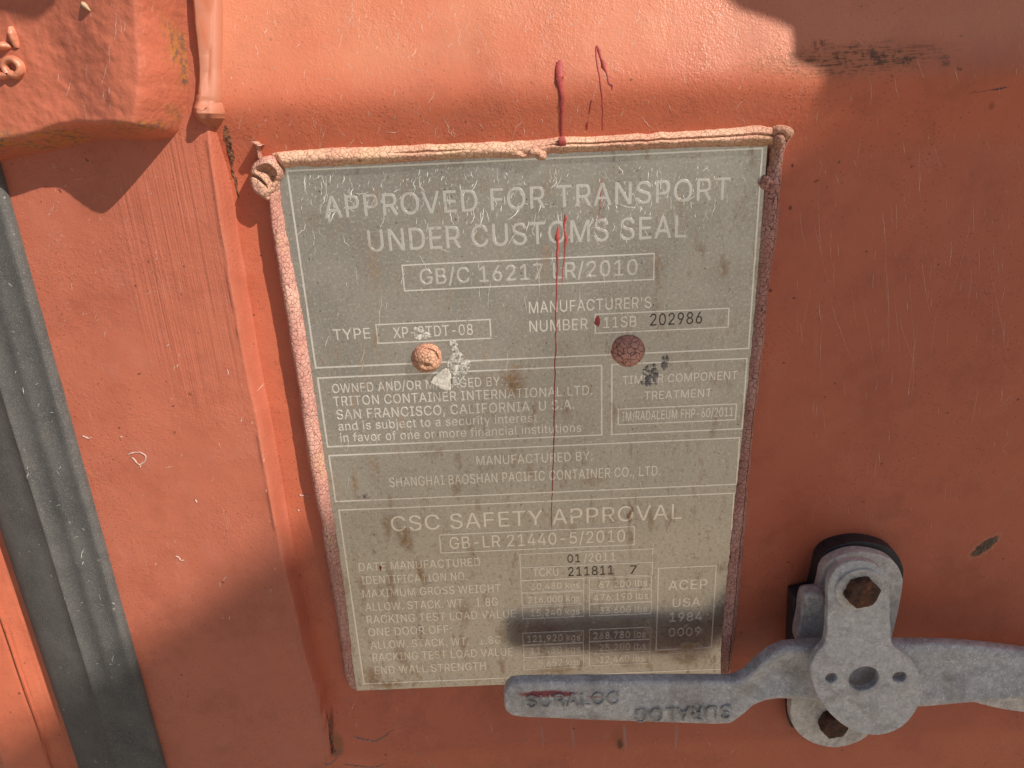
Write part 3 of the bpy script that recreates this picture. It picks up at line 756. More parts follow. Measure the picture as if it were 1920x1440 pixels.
T = [("APPROVED FOR TRANSPORT", (609, 407), (1368, 376), 41, 'b'), ("UNDER CUSTOMS SEAL", (692, 471), (1287, 446), 41, 'b'), ("GB/C 16217 LR/2010", (788, 533), (1195, 516), 29, 'b'),
     ("MANUFACTURER'S", (992, 587), (1221, 577), 21, 'l'), ("NUMBER", (993, 622), (1102, 618), 21, 'l'), ("11SB", (1132, 615), (1193, 612), 20, 'l'), ("202986", (1219, 611), (1316, 606), 22, 's'),
     ("TYPE", (626, 637), (695, 635), 20, 'l'), ("XP-STDT-08", (738, 633.5), (887, 628), 20, 'l'),
     ("OWNED AND/OR MANAGED BY:", (624, 737), (943, 723), 17, 'l'), ("TRITON CONTAINER INTERNATIONAL LTD.", (626, 761), (1111, 740), 17.5, 'l'), ("SAN FRANCISCO, CALIFORNIA, U.S.A.", (632, 786), (1077, 767), 18, 'l'),
     ("and is subject to a security interest", (635, 807), (1007, 791), 16, 'l'), ("in favor of one or more financial institutions", (639, 829), (1090, 809), 16, 'l'),
     ("TIMBER COMPONENT", (1167, 720), (1382, 711), 15.5, 'l'), ("TREATMENT", (1208, 748.5), (1334, 744), 15, 'l'), ("IM/RADALEUM FHP-60/2011", (1166.5, 789), (1374, 780), 17, 'l'),
     ("MANUFACTURED BY:", (894, 872), (1111, 863), 17, 'l'), ("SHANGHAI BAOSHAN PACIFIC CONTAINER CO., LTD.", (731, 913), (1238, 891), 18, 'l'),
     ("CSC SAFETY APPROVAL", (734.6, 996.5), (1278, 972), 28, 'l'), ("GB-LR 21440-5/2010", (844, 1029.5), (1172, 1014.5), 22, 'l'),
     ("DATE MANUFACTURED", (674, 1071), (901, 1060), 15, 'l'), ("IDENTIFICATION NO.", (678.6, 1095.5), (876, 1087), 15, 'l'), ("MAXIMUM GROSS WEIGHT", (681, 1120.5), (939, 1109.5), 15, 'l'),
     ("ALLOW. STACK. WT.   1.8G", (686, 1145.6), (934, 1135), 15, 'l'), ("RACKING TEST LOAD VALUE", (689, 1169), (967, 1157.5), 15, 'l'), ("ONE DOOR OFF:", (692, 1192.6), (847, 1186.5), 15, 'l'),
     ("ALLOW. STACK. WT.   1.8G", (696, 1217), (939, 1206), 14.5, 'l'), ("RACKING TEST LOAD VALUE", (700, 1240), (961.5, 1228), 14.5, 'l'), ("END WALL STRENGTH", (704, 1264), (911, 1255), 14.5, 'l'),
     ("01", (1064, 1055), (1088, 1054), 15, 's'), ("/2011", (1094.6, 1053), (1153.5, 1050.5), 15, 'l'), ("TCKU", (999.6, 1081), (1047, 1079), 15, 'l'), ("211811", (1065.6, 1080.5), (1150, 1076.5), 16.5, 's'), ("7", (1181, 1076), (1193.6, 1075.5), 15.5, 's'),
     ("30,480 kgs", (995.6, 1106), (1086.7, 1102), 12, 'l'), ("216,000 kgs", (990, 1131), (1087, 1127), 12, 'l'), ("15,240 kgs", (995.6, 1155.7), (1087, 1152), 12.5, 'l'),
     ("121,920 kgs", (989, 1204.5), (1088, 1200), 12, 'l'), ("11,430 kgs", (995, 1226.5), (1088, 1222.5), 12, 'l'), ("5,652 kgs", (1010, 1250), (1088, 1246), 12, 'l'),
     ("67,200 lbs", (1123.6, 1102.5), (1213, 1098), 12.5, 'l'), ("476,190 lbs", (1114, 1127), (1214.7, 1122.5), 12.5, 'l'), ("33,600 lbs", (1124, 1151.5), (1212.6, 1147), 12.5, 'l'),
     ("268,780 lbs", (1113, 1199), (1210.7, 1194.5), 12.5, 'l'), ("25,200 lbs", (1124, 1221), (1210.7, 1217), 12.5, 'l'), ("12,460 lbs", (1125, 1243), (1208, 1239), 12.5, 'l'),
     ("ACEP", (1253, 1107), (1325.5, 1103), 18, 'l'), ("USA", (1261, 1138), (1313, 1136), 16, 'l'), ("1984", (1255.6, 1166), (1316, 1163), 16, 'l'), ("0009", (1253.5, 1193.7), (1313.7, 1191), 15, 'l')]
for (s_, L, R, cap, k) in T:
    o = text_part(s_, L, R, cap, {'b': m_let_big, 'l': m_let, 's': m_stamp}[k], name='stamped_number' if k == 's' else 'lettering', slope=.00016 if k == 'b' else .00004)

# the three big heading lines also carry a paler rim that paints an edge highlight
# (their sloped side faces take the bright border-line material)

# ------------------------------------------------------------------ cracked sealant round the plate
m_seal_top = sealant_mat('cracked_sealant_cream', (0.70, 0.45, 0.31), (0.64, 0.35, 0.245), (0.26, 0.11, 0.07), 430, .05)
m_seal = sealant_mat('cracked_sealant_pink', (0.60, 0.34, 0.27), (0.52, 0.25, 0.20), (0.13, 0.045, 0.04), 470, .055)
m_seal_r = sealant_mat('cracked_sealant_dark_pink', (0.64, 0.36, 0.30), (0.56, 0.27, 0.22), (0.07, 0.026, 0.035), 430, .06)

def bead(name, A, B, hts, mat, parent, outer, kind='one', seed=0, nprof=30, step=.0007, asym=0.0, label=None, slit=.62, lump=.0007):
    """raised bead between two photo-pixel edge lines A (outer) and B (inner, on the plate)"""
    A = np.array(A, float); B = np.array(B, float)
    Pa = np.array([on(p[0], p[1], outer)[:2] for p in A]); Pb = atn(B)
    def res(P):
        d = np.concatenate([[0], np.cumsum(np.linalg.norm(np.diff(P, axis=0), axis=1))]); return P, d / d[-1], d[-1]
    Pa, ta, La = res(Pa); Pb, tb, Lb = res(Pb)
    n = int(max(La, Lb) / step); t = np.linspace(0, 1, n)
    a = np.stack([np.interp(t, ta, Pa[:, i]) for i in (0, 1)], 1); b = np.stack([np.interp(t, tb, Pb[:, i]) for i in (0, 1)], 1)
    hm = np.interp(t, np.linspace(0, 1, len(hts)), hts)
    s = t * La
    a += (0.0005 * fnoise(s * 180, s * 0, seed))[:, None] * (a - b) / np.linalg.norm(a - b, axis=1, keepdims=True)
    b += (0.0004 * fnoise(s * 240, s * 0 + 5, seed + 1))[:, None] * (a - b) / np.linalg.norm(a - b, axis=1, keepdims=True)
    u = np.linspace(0, 1, nprof)
    U, Sg = np.meshgrid(u, s); Hm = hm[:, None]
    uu = U ** (1 + asym)
    prof = np.sin(math.pi * uu) ** .62
    prof[:, 0] = 0; prof[:, -1] = 0
    if kind == 'slit':
        sl = slit + .03 * vnoise(Sg * 60, Sg * 0, seed + 2)
        prof = prof * (1 - 1.0 * np.exp(-((U - sl) / .028) ** 2)) * (1 - .12 * sm(sl - .02, sl - .06, U) * 0) * (1 - .30 * sm(sl + .02, sl - .02, U))
    if kind == 'double':
        prof = prof * (1 - .35 * np.exp(-((U - .42) / .06) ** 2) * sm(-.3, .2, vnoise(Sg * 30, Sg * 0, seed)))
    X = a[:, 0][:, None] * (1 - U) + b[:, 0][:, None] * U; Z = a[:, 1][:, None] * (1 - U) + b[:, 1][:, None] * U
    foot = outer(X, Z) * (1 - sm(.04, .34, U)) + 0 * U
    endt = np.minimum(sm(0, .004, Sg), sm(s[-1], s[-1] - .004, Sg))
    H = foot - .0004 + Hm * prof * (.25 + .75 * endt) + (.0009 * fnoise(Sg * 70, U * 1.6, seed + 3, 2) + .00014 * fnoise(Sg * 420, U * 7, seed + 5, 2)) * prof * lump / .0007
    V = np.stack([X, -H, Z], -1).reshape(-1, 3)
    Fc = grid_faces(n, nprof)
    return obj(name, V, fix_up(V, Fc.tolist()), mat, parent, label=label)

seal = thing('sealant_bead', 'cracked cream and pink sealant framing the top and both sides of the plate', 'sealant', (at(600, 1290)[0], 0, at(650, 1290)[1]))
bead('top_bead', [(508, 285), (560, 281), (603, 278), (702, 275), (848, 268), (960, 264), (1077, 256), (1222, 249), (1339, 242), (1427, 235), (1456, 241), (1470, 242)],
     [(524, 317), (557, 313), (600, 313), (644, 311), (732, 307), (877, 297), (994, 296), (1033, 289), (1164, 283), (1310, 277), (1432, 275), (1460, 268)],
     [.0050, .0052, .0052, .0050, .0050, .0054, .0052, .0052, .0052, .0052], m_seal_top, seal, panel_h, 'double', 3, label='sunlit cream top run')
bead('left_bead', [(500, 345), (506, 383), (509, 424), (523, 512), (541, 628), (560, 734), (579, 875), (593, 943), (600, 965), (613, 1065), (628, 1144), (643, 1250), (650, 1276), (664, 1289)],
     [(524, 345), (528, 383), (536, 430), (552, 512), (574, 628), (589, 734), (611, 875), (620.5, 943), (625, 965), (641, 1065), (653, 1157), (662, 1250), (666, 1276), (669, 1291)],
     [.0062, .0058, .0055, .0055, .0055, .0056, .0055, .0050, .0042, .0036, .0032, .0028, .0022], m_seal, seal, panel_h, 'one', 8, asym=.05, label='pink left run')
bead('right_bead', [(1478, 243), (1484, 257), (1472, 276), (1468, 300), (1466, 332), (1461, 400), (1453, 462), (1441, 541), (1434, 628), (1426, 700), (1413, 800), (1404, 911), (1393, 1052), (1383, 1157), (1373, 1237), (1367, 1270)],
     [(1452, 262), (1446, 270), (1444, 285), (1442, 307), (1436, 332), (1430, 400), (1425, 462), (1418, 541), (1411, 628), (1404, 700), (1393, 800), (1380, 911), (1365, 1052), (1356, 1157), (1350, 1237), (1352, 1268)],
     [.0050, .0056, .0050, .0044, .0040, .0036, .0034, .0032, .0030, .0029, .0028, .0027, .0026, .0024], m_seal_r, seal, panel_h, 'slit', 14, slit=.40, label='dark cracked right run with a long split')

# folded lump at the top left corner
zo = lambda x, y: (460 + x / 10.29, 260 + y / 10.29)
lump = catmull(atn([zo(*p) for p in [(40, 600), (110, 480), (220, 400), (310, 352), (430, 350), (560, 430), (650, 550), (680, 650), (655, 780), (610, 850), (590, 960), (560, 1060), (520, 1130), (515, 1210), (430, 1250), (280, 1180), (130, 1070), (45, 930), (22, 780), (30, 690)]], .006), 5)
hol = catmull(atn([zo(*p) for p in [(225, 570), (330, 500), (440, 465), (540, 510), (610, 620), (610, 740), (560, 860), (500, 960), (450, 1000), (420, 960), (400, 860), (370, 760), (310, 690), (230, 630)]], .006), 4)
crease = atn([zo(*p) for p in [(70, 700), (150, 700), (250, 740), (340, 820), (385, 885), (410, 960)]], .006)
def lump_h(X, Z):
    Xw = X + .0003 * fnoise(X * 300, Z * 300, 2); Zw = Z + .0003 * fnoise(X * 300 + 5, Z * 300, 3)
    s = sdf(lump, Xw, Zw); hs = sdf(hol, Xw, Zw); c = segd(crease, Xw, Zw)
    b = panel_h(X, Z)
    e = np.clip(s / .0032, 0, 1)
    h = b - .0008 + .0108 * np.sqrt(np.clip(1 - (1 - e) ** 2, 0, 1))
    h = h - .0055 * sm(-.0004, .0022, hs) - .0024 * np.exp(-(c / .0006) ** 2)
    h = h + .0004 * fnoise(X * 200, Z * 200, 4, 2)
    return np.where(s < 0, b - .0012, h)
lx0, lz0 = lump.min(0) - .001; lx1, lz1 = lump.max(0) + .001
hfield('folded_lump', np.arange(lx0, lx1, .00026), np.arange(lz0, lz1, .00026), lump_h, m_seal, seal, keep=lambda X, Z: sdf(lump, X, Z) > -.0004, label='folded ear-shaped lump at the top left corner')
V, Fc = ribbon_half([(489, 296), (488, 287), (487, 277), (484, 268)], [.0008, .0006, .0006, .0005], [.0034, .0036, .0042, .004], panel_h, 8, 5)
V2, F2 = ribbon_half([(478, 265), (484, 268), (489, 272), (496, 272)], [.0002, .0006, .0006, .0002], [.0045, .005, .005, .004], panel_h, 8, 5)
k = len(V); obj('torn_wisp', V + V2, fix_up(V, Fc) + [[i + k for i in f] for f in fix_up(V2, F2)], m_seal, seal)
# peeled flap half way along the top run, knob low on the right corner
def blob_part(name, px, py, rx, rz, hgt, mat, parent, surf, seed=0, rot=0.0, dent=None, n=46, **k):
    cx_, cz_ = at(px, py, hgt * .3)
    def hf(X, Z):
        c, s = math.cos(rot), math.sin(rot); dx, dz = X - cx_, Z - cz_
        u = (dx * c + dz * s) / rx; v = (-dx * s + dz * c) / rz
        r = np.hypot(u, v) * (1 + .22 * vnoise(np.arctan2(v, u) * 1.2 + 9, u * 0, seed))
        b = surf(X, Z); h = b - .0006 + (hgt + .0006) * np.sqrt(np.clip(1 - r ** 2.6, 0, 1))
        if dent: h = h - dent[2] * np.exp(-(((X - cx_ - dent[0]) / dent[3]) ** 2 + ((Z - cz_ - dent[1]) / dent[3]) ** 2))
        h = h + .0004 * fnoise(X * 420, Z * 420, seed + 1)
        return np.where(r > 1, b - .0007, h)
    R = max(rx, rz) * 1.25
    return hfield(name, np.linspace(cx_ - R, cx_ + R, n), np.linspace(cz_ - R, cz_ + R, n), hf, mat, parent, keep=lambda X, Z: np.hypot(X - cx_, Z - cz_) < R, **k)
zero = lambda X, Z: np.zeros_like(np.asarray(X, float))
blob_part('peeled_flap', 988, 286, .0088, .0024, .0062, m_seal_top, seal, zero, 5, .05, (-.001, .0004, .003, .002), 60, label='peeled flap hanging over the plate')
blob_part('flap_tip', 1014, 290, .0026, .0026, .0058, m_seal_top, seal, zero, 9)
blob_part('corner_blob', 1466, 250, .0052, .0036, .0082, m_seal_top, seal, panel_h, 2, -.25, (-.002, -.001, .003, .0016), 60)
blob_part('corner_knob', 1438, 342, .0027, .0030, .0058, m_seal_r, seal, zero, 7, 0, (.0006, -.0006, .0022, .0009), 56)
blob_part('corner_fold', 1458, 262, .0024, .0034, .0085, m_seal_r, seal, zero, 17, .3, None, 50)

# mushroom rivets smothered in sealant
def rivet(px, py, r, hgt, mat, label, seed):
    x, z = at(px, py, .003)
    t = thing('sealant_capped_rivet', label, 'rivet', (x, 0, z), group='rivets holding the data plate')
    def hf(X, Z):
        dx, dz = X - x, Z - z; rr = np.hypot(dx, dz) / r * (1 + .10 * vnoise(np.arctan2(dz, dx) * 1.3 + 7, dx * 0, seed))
        h = -.0003 + hgt * np.clip(1 - rr ** 2.3, 0, 1) ** .6
        h = h + .0009 * fnoise(X * 170, Z * 170, seed, 2) + (.0007 if seed == 3 else 0) * np.exp(-((rr - .88) / .05) ** 2) * sm(.2, 1.2, (dx + dz) / r)
        h = h - (.0011 if seed == 3 else .0003) * np.exp(-((rr - .78) / .05) ** 2) * sm(.2, 1.2, (dx + dz) / r)
        h = h - .0016 * np.exp(-(((dx - r * .05) / .0018) ** 2 + ((dz + r * .25) / .0012) ** 2)) * (seed == 3)
        return np.where(rr > 1, -.0006, h)
    g = np.linspace(-r * 1.15, r * 1.15, 84)
    hfield('rivet_cap', x + g, z + g, hf, mat, t, keep=lambda X, Z: np.hypot(X - x, Z - z) < r * 1.14)
    return t
m_seal_l = sealant_mat('cracked_sealant_tan', (0.60, 0.34, 0.22), (0.56, 0.27, 0.18), (0.10, 0.03, 0.02), 480, .07)
m_seal_k = sealant_mat('cracked_sealant_coarse', (0.64, 0.34, 0.27), (0.58, 0.27, 0.21), (0.03, 0.012, 0.015), 360, .075)
rivet(799, 675, .0073, .0070, m_seal_l, 'tan sealant-capped rivet on the plate beside a curled grey flake', 3)
rivet(1180, 661, .0079, .0072, m_seal_k, 'darker cracked sealant-capped rivet above the TIMBER COMPONENT text', 5)

# flakes of old film peeling beside the rivets
def sheet(name, poly_px, hf, mat, base_h, label, cat, thick=.00012, step=.0004):
    poly = catmull(atn(poly_px, .001), 3); x0, z0 = poly.min(0); x1, z1 = poly.max(0)
    xs = np.arange(x0, x1 + step, step); zs = np.arange(z0, z1 + step, step)
    X, Z = np.meshgrid(xs, zs); s = sdf(poly, X + .0006 * fnoise(X * 700, Z * 700, 2), Z + .0006 * fnoise(X * 700 + 3, Z * 700, 5))
    H = base_h + hf((X - x0) / (x1 - x0), (Z - z0) / (z1 - z0)) + .00012 * fnoise(X * 500, Z * 500, 3)
    V = np.stack([X, -H, Z], -1).reshape(-1, 3)
    kp = (s > 0); kp = kp[:-1, :-1] & kp[1:, 1:]
    f = grid_faces(len(zs), len(xs), kp); used = np.unique(f); re = np.full(len(V), -1); re[used] = np.arange(len(used)); V = V[used]; f = re[f]
    o = obj(name, V, f, mat, None, base=tuple(V.mean(0)))
    md = o.modifiers.new('thickness', 'SOLIDIFY'); md.thickness = thick; md.offset = 1
    o['label'] = label; o['category'] = cat
    return o
def film_mat(name, col, holes=.0):
    n = N(name); a = n.noise(600, 5, .7)
    c = n.mix(n.mapr(a, .4, .6), col, tuple(min(1, q * 1.5) for q in col))
    m = n.set(Base_Color=c, Roughness=.55, Normal=n.bump(a, .0004, 1))
    if holes:
        n.link(n.mapr(n.noise(420, 5, .75), holes - .05, holes + .05), n.b.inputs['Alpha'])
    return m
m_smear = film_mat('whitish_film_residue', (.44, .42, .37), .50)
m_flake = film_mat('curled_film_flake', (.36, .33, .28))
m_dark = film_mat('dark_film_residue', (.15, .14, .145), .52)
sheet('film_residue', [(842, 640), (856, 640), (862, 660), (880, 675), (882, 690), (872, 706), (866, 722), (850, 725), (846, 700), (836, 685), (846, 665)], lambda u, v: .00035 + 0 * u, m_smear, 0, 'whitish torn film residue right of the left rivet', 'film residue', .00005)
sheet('film_residue', [(776, 612), (800, 622), (812, 632), (795, 638), (776, 636)], lambda u, v: .0004 + 0 * u, m_smear, 0, 'small white film smear in the XP-STDT box', 'film residue', .00005)
sheet('film_flake', [(806, 716), (822, 700), (838, 690), (846, 700), (846, 726), (834, 728), (818, 722)], lambda u, v: .0005 + .0042 * (1 - v) ** 2 * (.6 + .4 * u), m_flake, 0, 'curled grey film flake below the left rivet', 'film flake', .00015)
sheet('film_residue', [(1204, 700), (1214, 686), (1228, 682), (1236, 692), (1234, 712), (1228, 724), (1212, 727), (1200, 718), (1212, 708)], lambda u, v: .0004 + .0014 * (1 - v) * u, m_dark, 0, 'dark smeared film residue over the TIMBER COMPONENT text', 'film residue', .00005)
sheet('film_residue', [(1243, 672), (1253, 666), (1254, 680), (1248, 694), (1240, 692)], lambda u, v: .0005 + .0008 * v, m_dark, 0, 'small dark film flick right of the right rivet', 'film residue', .00005)

# ------------------------------------------------------------------ red paint runs
m_red = simple('dark_red_paint_drip', (0.34, 0.045, 0.040), .62, 0, .2, 120, .0003, c2=(.42, .065, .055), spec=.5)
def plate_or_panel(X, Z):
    s = np.minimum(np.minimum(X - PX0, PX1 - X), np.minimum(Z - PZ0, PZ1 - Z))
    return np.where(s > 0, 0.0, panel_h(X, Z))
def top_surf(X, Z):
    # panel above, then the round top bead, then the plate
    zt = PZ1; t = (Z - (zt - .0005)) / .0078
    b = np.where((t > 0) & (t < 1), .0052 * np.sin(math.pi * np.clip(t, 0, 1)) ** .6, 0)
    return np.where(t <= 0, 0.0, np.maximum(panel_h(X, Z), b + panel_h(X, Z) * np.clip(t, 0, 1)))
def drip(paths, label):
    VV = []; FF = []
    for pts, w, hh, sf in paths:
        w = [q * .82 for q in w]; hh = [q * .5 for q in hh]
        V, Fc = ribbon_half(pts, w, hh, sf, 8, 8, 0.0, .45, len(pts), wander=1.6); k = len(VV)
        FF += [[i + k for i in f] for f in fix_up(V, Fc)]; VV += V
    o = obj('paint_drip', VV, FF, m_red, None, base=VV[-1]); o['label'] = label; o['category'] = 'paint drip'; o['group'] = 'dark red paint drips'
    return o
drip([([(1049, 112), (1049, 118), (1049, 130), (1049, 142), (1048, 150), (1051, 165), (1053, 185), (1054, 205), (1053, 225), (1053, 245), (1054, 258)], [.0004, .0016, .0022, .0021, .0020, .0015, .0013, .0012, .0010, .0009, .0010], [.0004, .0012, .0018, .0026, .0024, .0014, .0014, .0012, .0009, .0007, .0006], panel_h),
      ([(1052, 256), (1055, 268), (1052, 288)], [.0014, .0020, .0010], [.0006, .0008, .0005], top_surf), ([(1055, 266), (1060, 274), (1063, 286)], [.0010, .0008, .0005], [.0006] * 3, top_surf)], 'thickest dark red paint run starting above the top sealant')
drip([([(1120, 86), (1118, 100), (1121, 125), (1126, 160), (1130, 195), (1130, 225), (1129, 244)], [.0006, .0004, .00045, .0004, .0004, .0004, .0003], [.0006, .0005, .0004, .0004, .0003, .0003, .0002], panel_h),
      ([(1119, 86), (1122, 92), (1127, 110), (1133, 122), (1137, 135), (1143, 156), (1148, 160), (1147, 170)], [.0006, .0009, .0006, .0014, .0005, .0005, .0006, .0001], [.0006, .0009, .0006, .0014, .0005, .0005, .0004, .0001], panel_h)], 'thin forked red paint run, highest of the drips')
drip([([(1110, 188), (1107, 200), (1105, 213)], [.0004, .0004, .0004], [.0003] * 3, panel_h), ([(1103, 228), (1101, 236), (1100, 244)], [.0002, .0008, .0003], [.0003, .0006, .0002], panel_h)], 'short broken red dribble between the two longer runs above the plate')
drip([([(1046, 424), (1046, 435), (1045, 447), (1046, 457), (1045, 500), (1043, 560), (1042, 640), (1040, 720), (1039, 800), (1037, 880), (1035, 940), (1034, 990)], [.0002, .0008, .0014, .0008, .0005, .00045, .0004, .0004, .0004, .00038, .0003, .00015], [.0003, .0010, .0016, .0010, .0006, .0005, .0004, .0004, .0003, .0003, .0002, .0001], zero)], 'long thin red paint run down the middle of the plate')
drip([([(1059, 402), (1060, 412), (1058, 430), (1061, 448), (1059, 470), (1056, 500), (1053, 540)], [.0004, .0008, .0005, .0009, .0004, .0003, .0001], [.0004, .0010, .0006, .0009, .0004, .0003, .0001], zero)], 'shorter red paint run beside the long one on the plate')
drip([([(1129, 335), (1126, 370), (1123, 400), (1121, 425)], [.00012, .0003, .0002, .0001], [.0002] * 4, zero)], 'hair-thin red trickle through the word TRANSPORT')
drip([([(1122, 592), (1120, 598), (1120, 605), (1121, 612)], [.0002, .0015, .0018, .0004], [.0003, .0010, .0012, .0003], zero)], 'fat red paint drop at the left end of the number box')
drip([([(714, 1060), (714, 1064), (714, 1070)], [.0003, .0011, .0003], [.0002, .0005, .0002], zero)], 'tiny red paint dot on the word DATE')

# ------------------------------------------------------------------ hair-fine chalky scratches
def scratches(name, n, region, surf, mat, parent, wmin, wmax, lmin, lmax, vert=.8, seed=0, lift=.00006, wig=.5, dens=None):
    r = np.random.default_rng(seed); V = []; Fc = []; c = 0; tries = 0
    while c < n and tries < n * 20:
        tries += 1
        px = r.uniform(region[0], region[2]); py = r.uniform(region[1], region[3])
        if dens is not None and r.random() > dens(px, py): continue
        a = (math.pi / 2 + r.normal(0, .12)) if r.random() < vert else r.uniform(0, math.pi)
        if r.random() < .5: a += math.pi if False else 0
        L = r.uniform(lmin, lmax) ** 1.0 * (r.random() ** 1.5 + .15); st = 2.5; m = max(3, int(L / st)); p = np.array([px, py]); P = [p.copy()]
        bend = r.normal(0, .05 if wig > .3 else .004)
        for _ in range(m):
            a2 = a + r.normal(0, wig); p = p + st * np.array([math.cos(a2), math.sin(a2)]); a += bend; P.append(p.copy())
        Q = np.array([on(q[0], q[1], surf, 3) for q in P]); T_ = np.gradient(Q[:, :2], axis=0); T_ /= np.linalg.norm(T_, axis=1, keepdims=True) + 1e-12
        W = r.uniform(wmin, wmax) * np.sin(np.linspace(.15, math.pi - .15, len(Q))) * r.uniform(.4, 1.1, len(Q)); k = len(V)
        for (x, z, h), t, w in zip(Q, T_, W):
            for sg in (-1, 1): V.append((x + t[1] * w * sg, -(h + lift), z - t[0] * w * sg))
        for i in range(len(Q) - 1): Fc.append([k + 2 * i, k + 2 * i + 1, k + 2 * i + 3, k + 2 * i + 2])
        c += 1
    o = obj(name, V, fix_up(V, Fc), mat, parent, kind='stuff'); return o
m_scr = simple('chalky_pink_scratch', (0.68, 0.42, 0.33), .8, 0, .15, 300, .0001)
m_scr2 = simple('chalky_white_scratch', (0.78, 0.76, 0.70), .8, 0, .2, 300, .0001)
m_scr3 = simple('pale_stile_scratch', (0.60, 0.40, 0.33), .8, 0, .15, 300, .0001)
pdens = lambda x, y: 1.0 if y < 290 else .5
plen = lambda X, Z: panel_h(X, Z)
scratches('scratches', 300, (425, 0, 1400, 275), panel_h, m_scr, door, .00004, .00015, 8, 60, .88, 1, dens=lambda x, y: 1 if (y < 60 or y > 215) else .35)
scratches('scratches', 110, (1490, 0, 1915, 1000), panel_h, m_scr, door, .00005, .00014, 14, 70, .95, 2, wig=.15)
scratches('scratches', 60, (1400, 240, 1900, 640), panel_h, m_scr, door, .00004, .00010, 60, 200, 1.0, 6, wig=.10, dens=lambda x, y: 1 if x > 1490 else 0)
scratches('scratches', 26, (640, 1300, 1480, 1435), panel_h, m_scr, door, .00006, .00016, 6, 30, .3, 7)
scratches('scratches', 70, (90, 300, 300, 620), stile_h, m_scr3, door, .00005, .00013, 6, 26, .5, 3, dens=lambda x, y: 1 if abs(x - (95 + (y - 330) * .16)) < 28 else .22)
scratches('scratches', 34, (150, 620, 520, 1200), stile_h, m_scr3, door, .00008, .0003, 6, 20, .4, 4, dens=lambda x, y: 1 if x > 150 + (y - 620) * .3 else 0)
scratches('scratches', 26, (500, 500, 505, 520), stile_h, m_scr3, door, .0001, .0003, 4, 8, .4, 14)
scratches('scratches', 16, (95, 5, 235, 200), cast_h, m_scr3, cst, .00005, .00016, 20, 70, .95, 5, wig=.15)
hs = lambda x, y: 1.0 if y < 400 else .35
scratches('scratches', 330, (560, 310, 1420, 450), zero, m_scr2, po, .00005, .00018, 10, 44, .92, 8, wig=.4, dens=hs)
scratches('scratches', 90, (560, 400, 1400, 960), zero, m_scr2, po, .00003, .00009, 8, 80, .9, 9, wig=.25)
scratches('scratches', 34, (650, 960, 1340, 1260), zero, m_scr2, po, .00004, .00013, 6, 24, .3, 10)
scratches('scratches', 22, (20, 450, 260, 1300), lambda X, Z: .0132 + 0 * X, m_scr2, gasket.children[0], .00005, .00016, 6, 26, .3, 11, dens=lambda x, y: 1 if 30 + (y - 500) * .27 > x > (y - 800) * .29 + 20 else 0)
# a ring-shaped chip and curls of flaked paint on the stile
V = []; Fc = []
for pts in ([(238, 852), (246, 850), (256, 848), (264, 849), (271, 856), (270, 864), (263, 871), (262, 876)], [(244, 856), (250, 862), (255, 868), (262, 872)], [(154, 816), (160, 820), (166, 822), (173, 819)], [(225, 818), (229, 820)],
            [(328, 1042), (334, 1045), (338, 1050), (345, 1051)], [(560, 926), (566, 930), (572, 928), (579, 932)], [(366, 935), (370, 942)], [(556, 955), (560, 958)], [(596, 930), (600, 922)]):
    v, f = ribbon_half(pts, [.0003] * len(pts), [.0003] * len(pts), door_h, 4, 4, .0001, 2.2, 2, 4); k = len(V); Fc += [[i + k for i in q] for q in fix_up(v, f)]; V += v
obj('paint_flakes', V, Fc, simple('flaked_paint_edge', (.50, .34, .28), .8, 0, .3, 900, .0003), door)
V = []; Fc = []
for pts, w in (([(662, 1380), (672, 1384), (688, 1388), (702, 1391), (712, 1386), (724, 1379), (738, 1368)], .0008), ([(607, 1430), (616, 1434), (626, 1428), (634, 1420)], .0008), ([(645, 1433), (680, 1437), (706, 1438), (722, 1432)], .0007)):
    w *= .6
    v, f = ribbon_half(pts, [w * .4] + [w] * (len(pts) - 2) + [w * .5], [.0001] * len(pts), door_h, 4, 5, .0001, 2.2, 3, 3); k = len(V); Fc += [[i + k for i in q] for q in fix_up(v, f)]; V += v
obj('grey_scuffs', V, Fc, simple('grey_scuff', (.33, .17, .13), .8, 0, .45, 900, .0003), door)

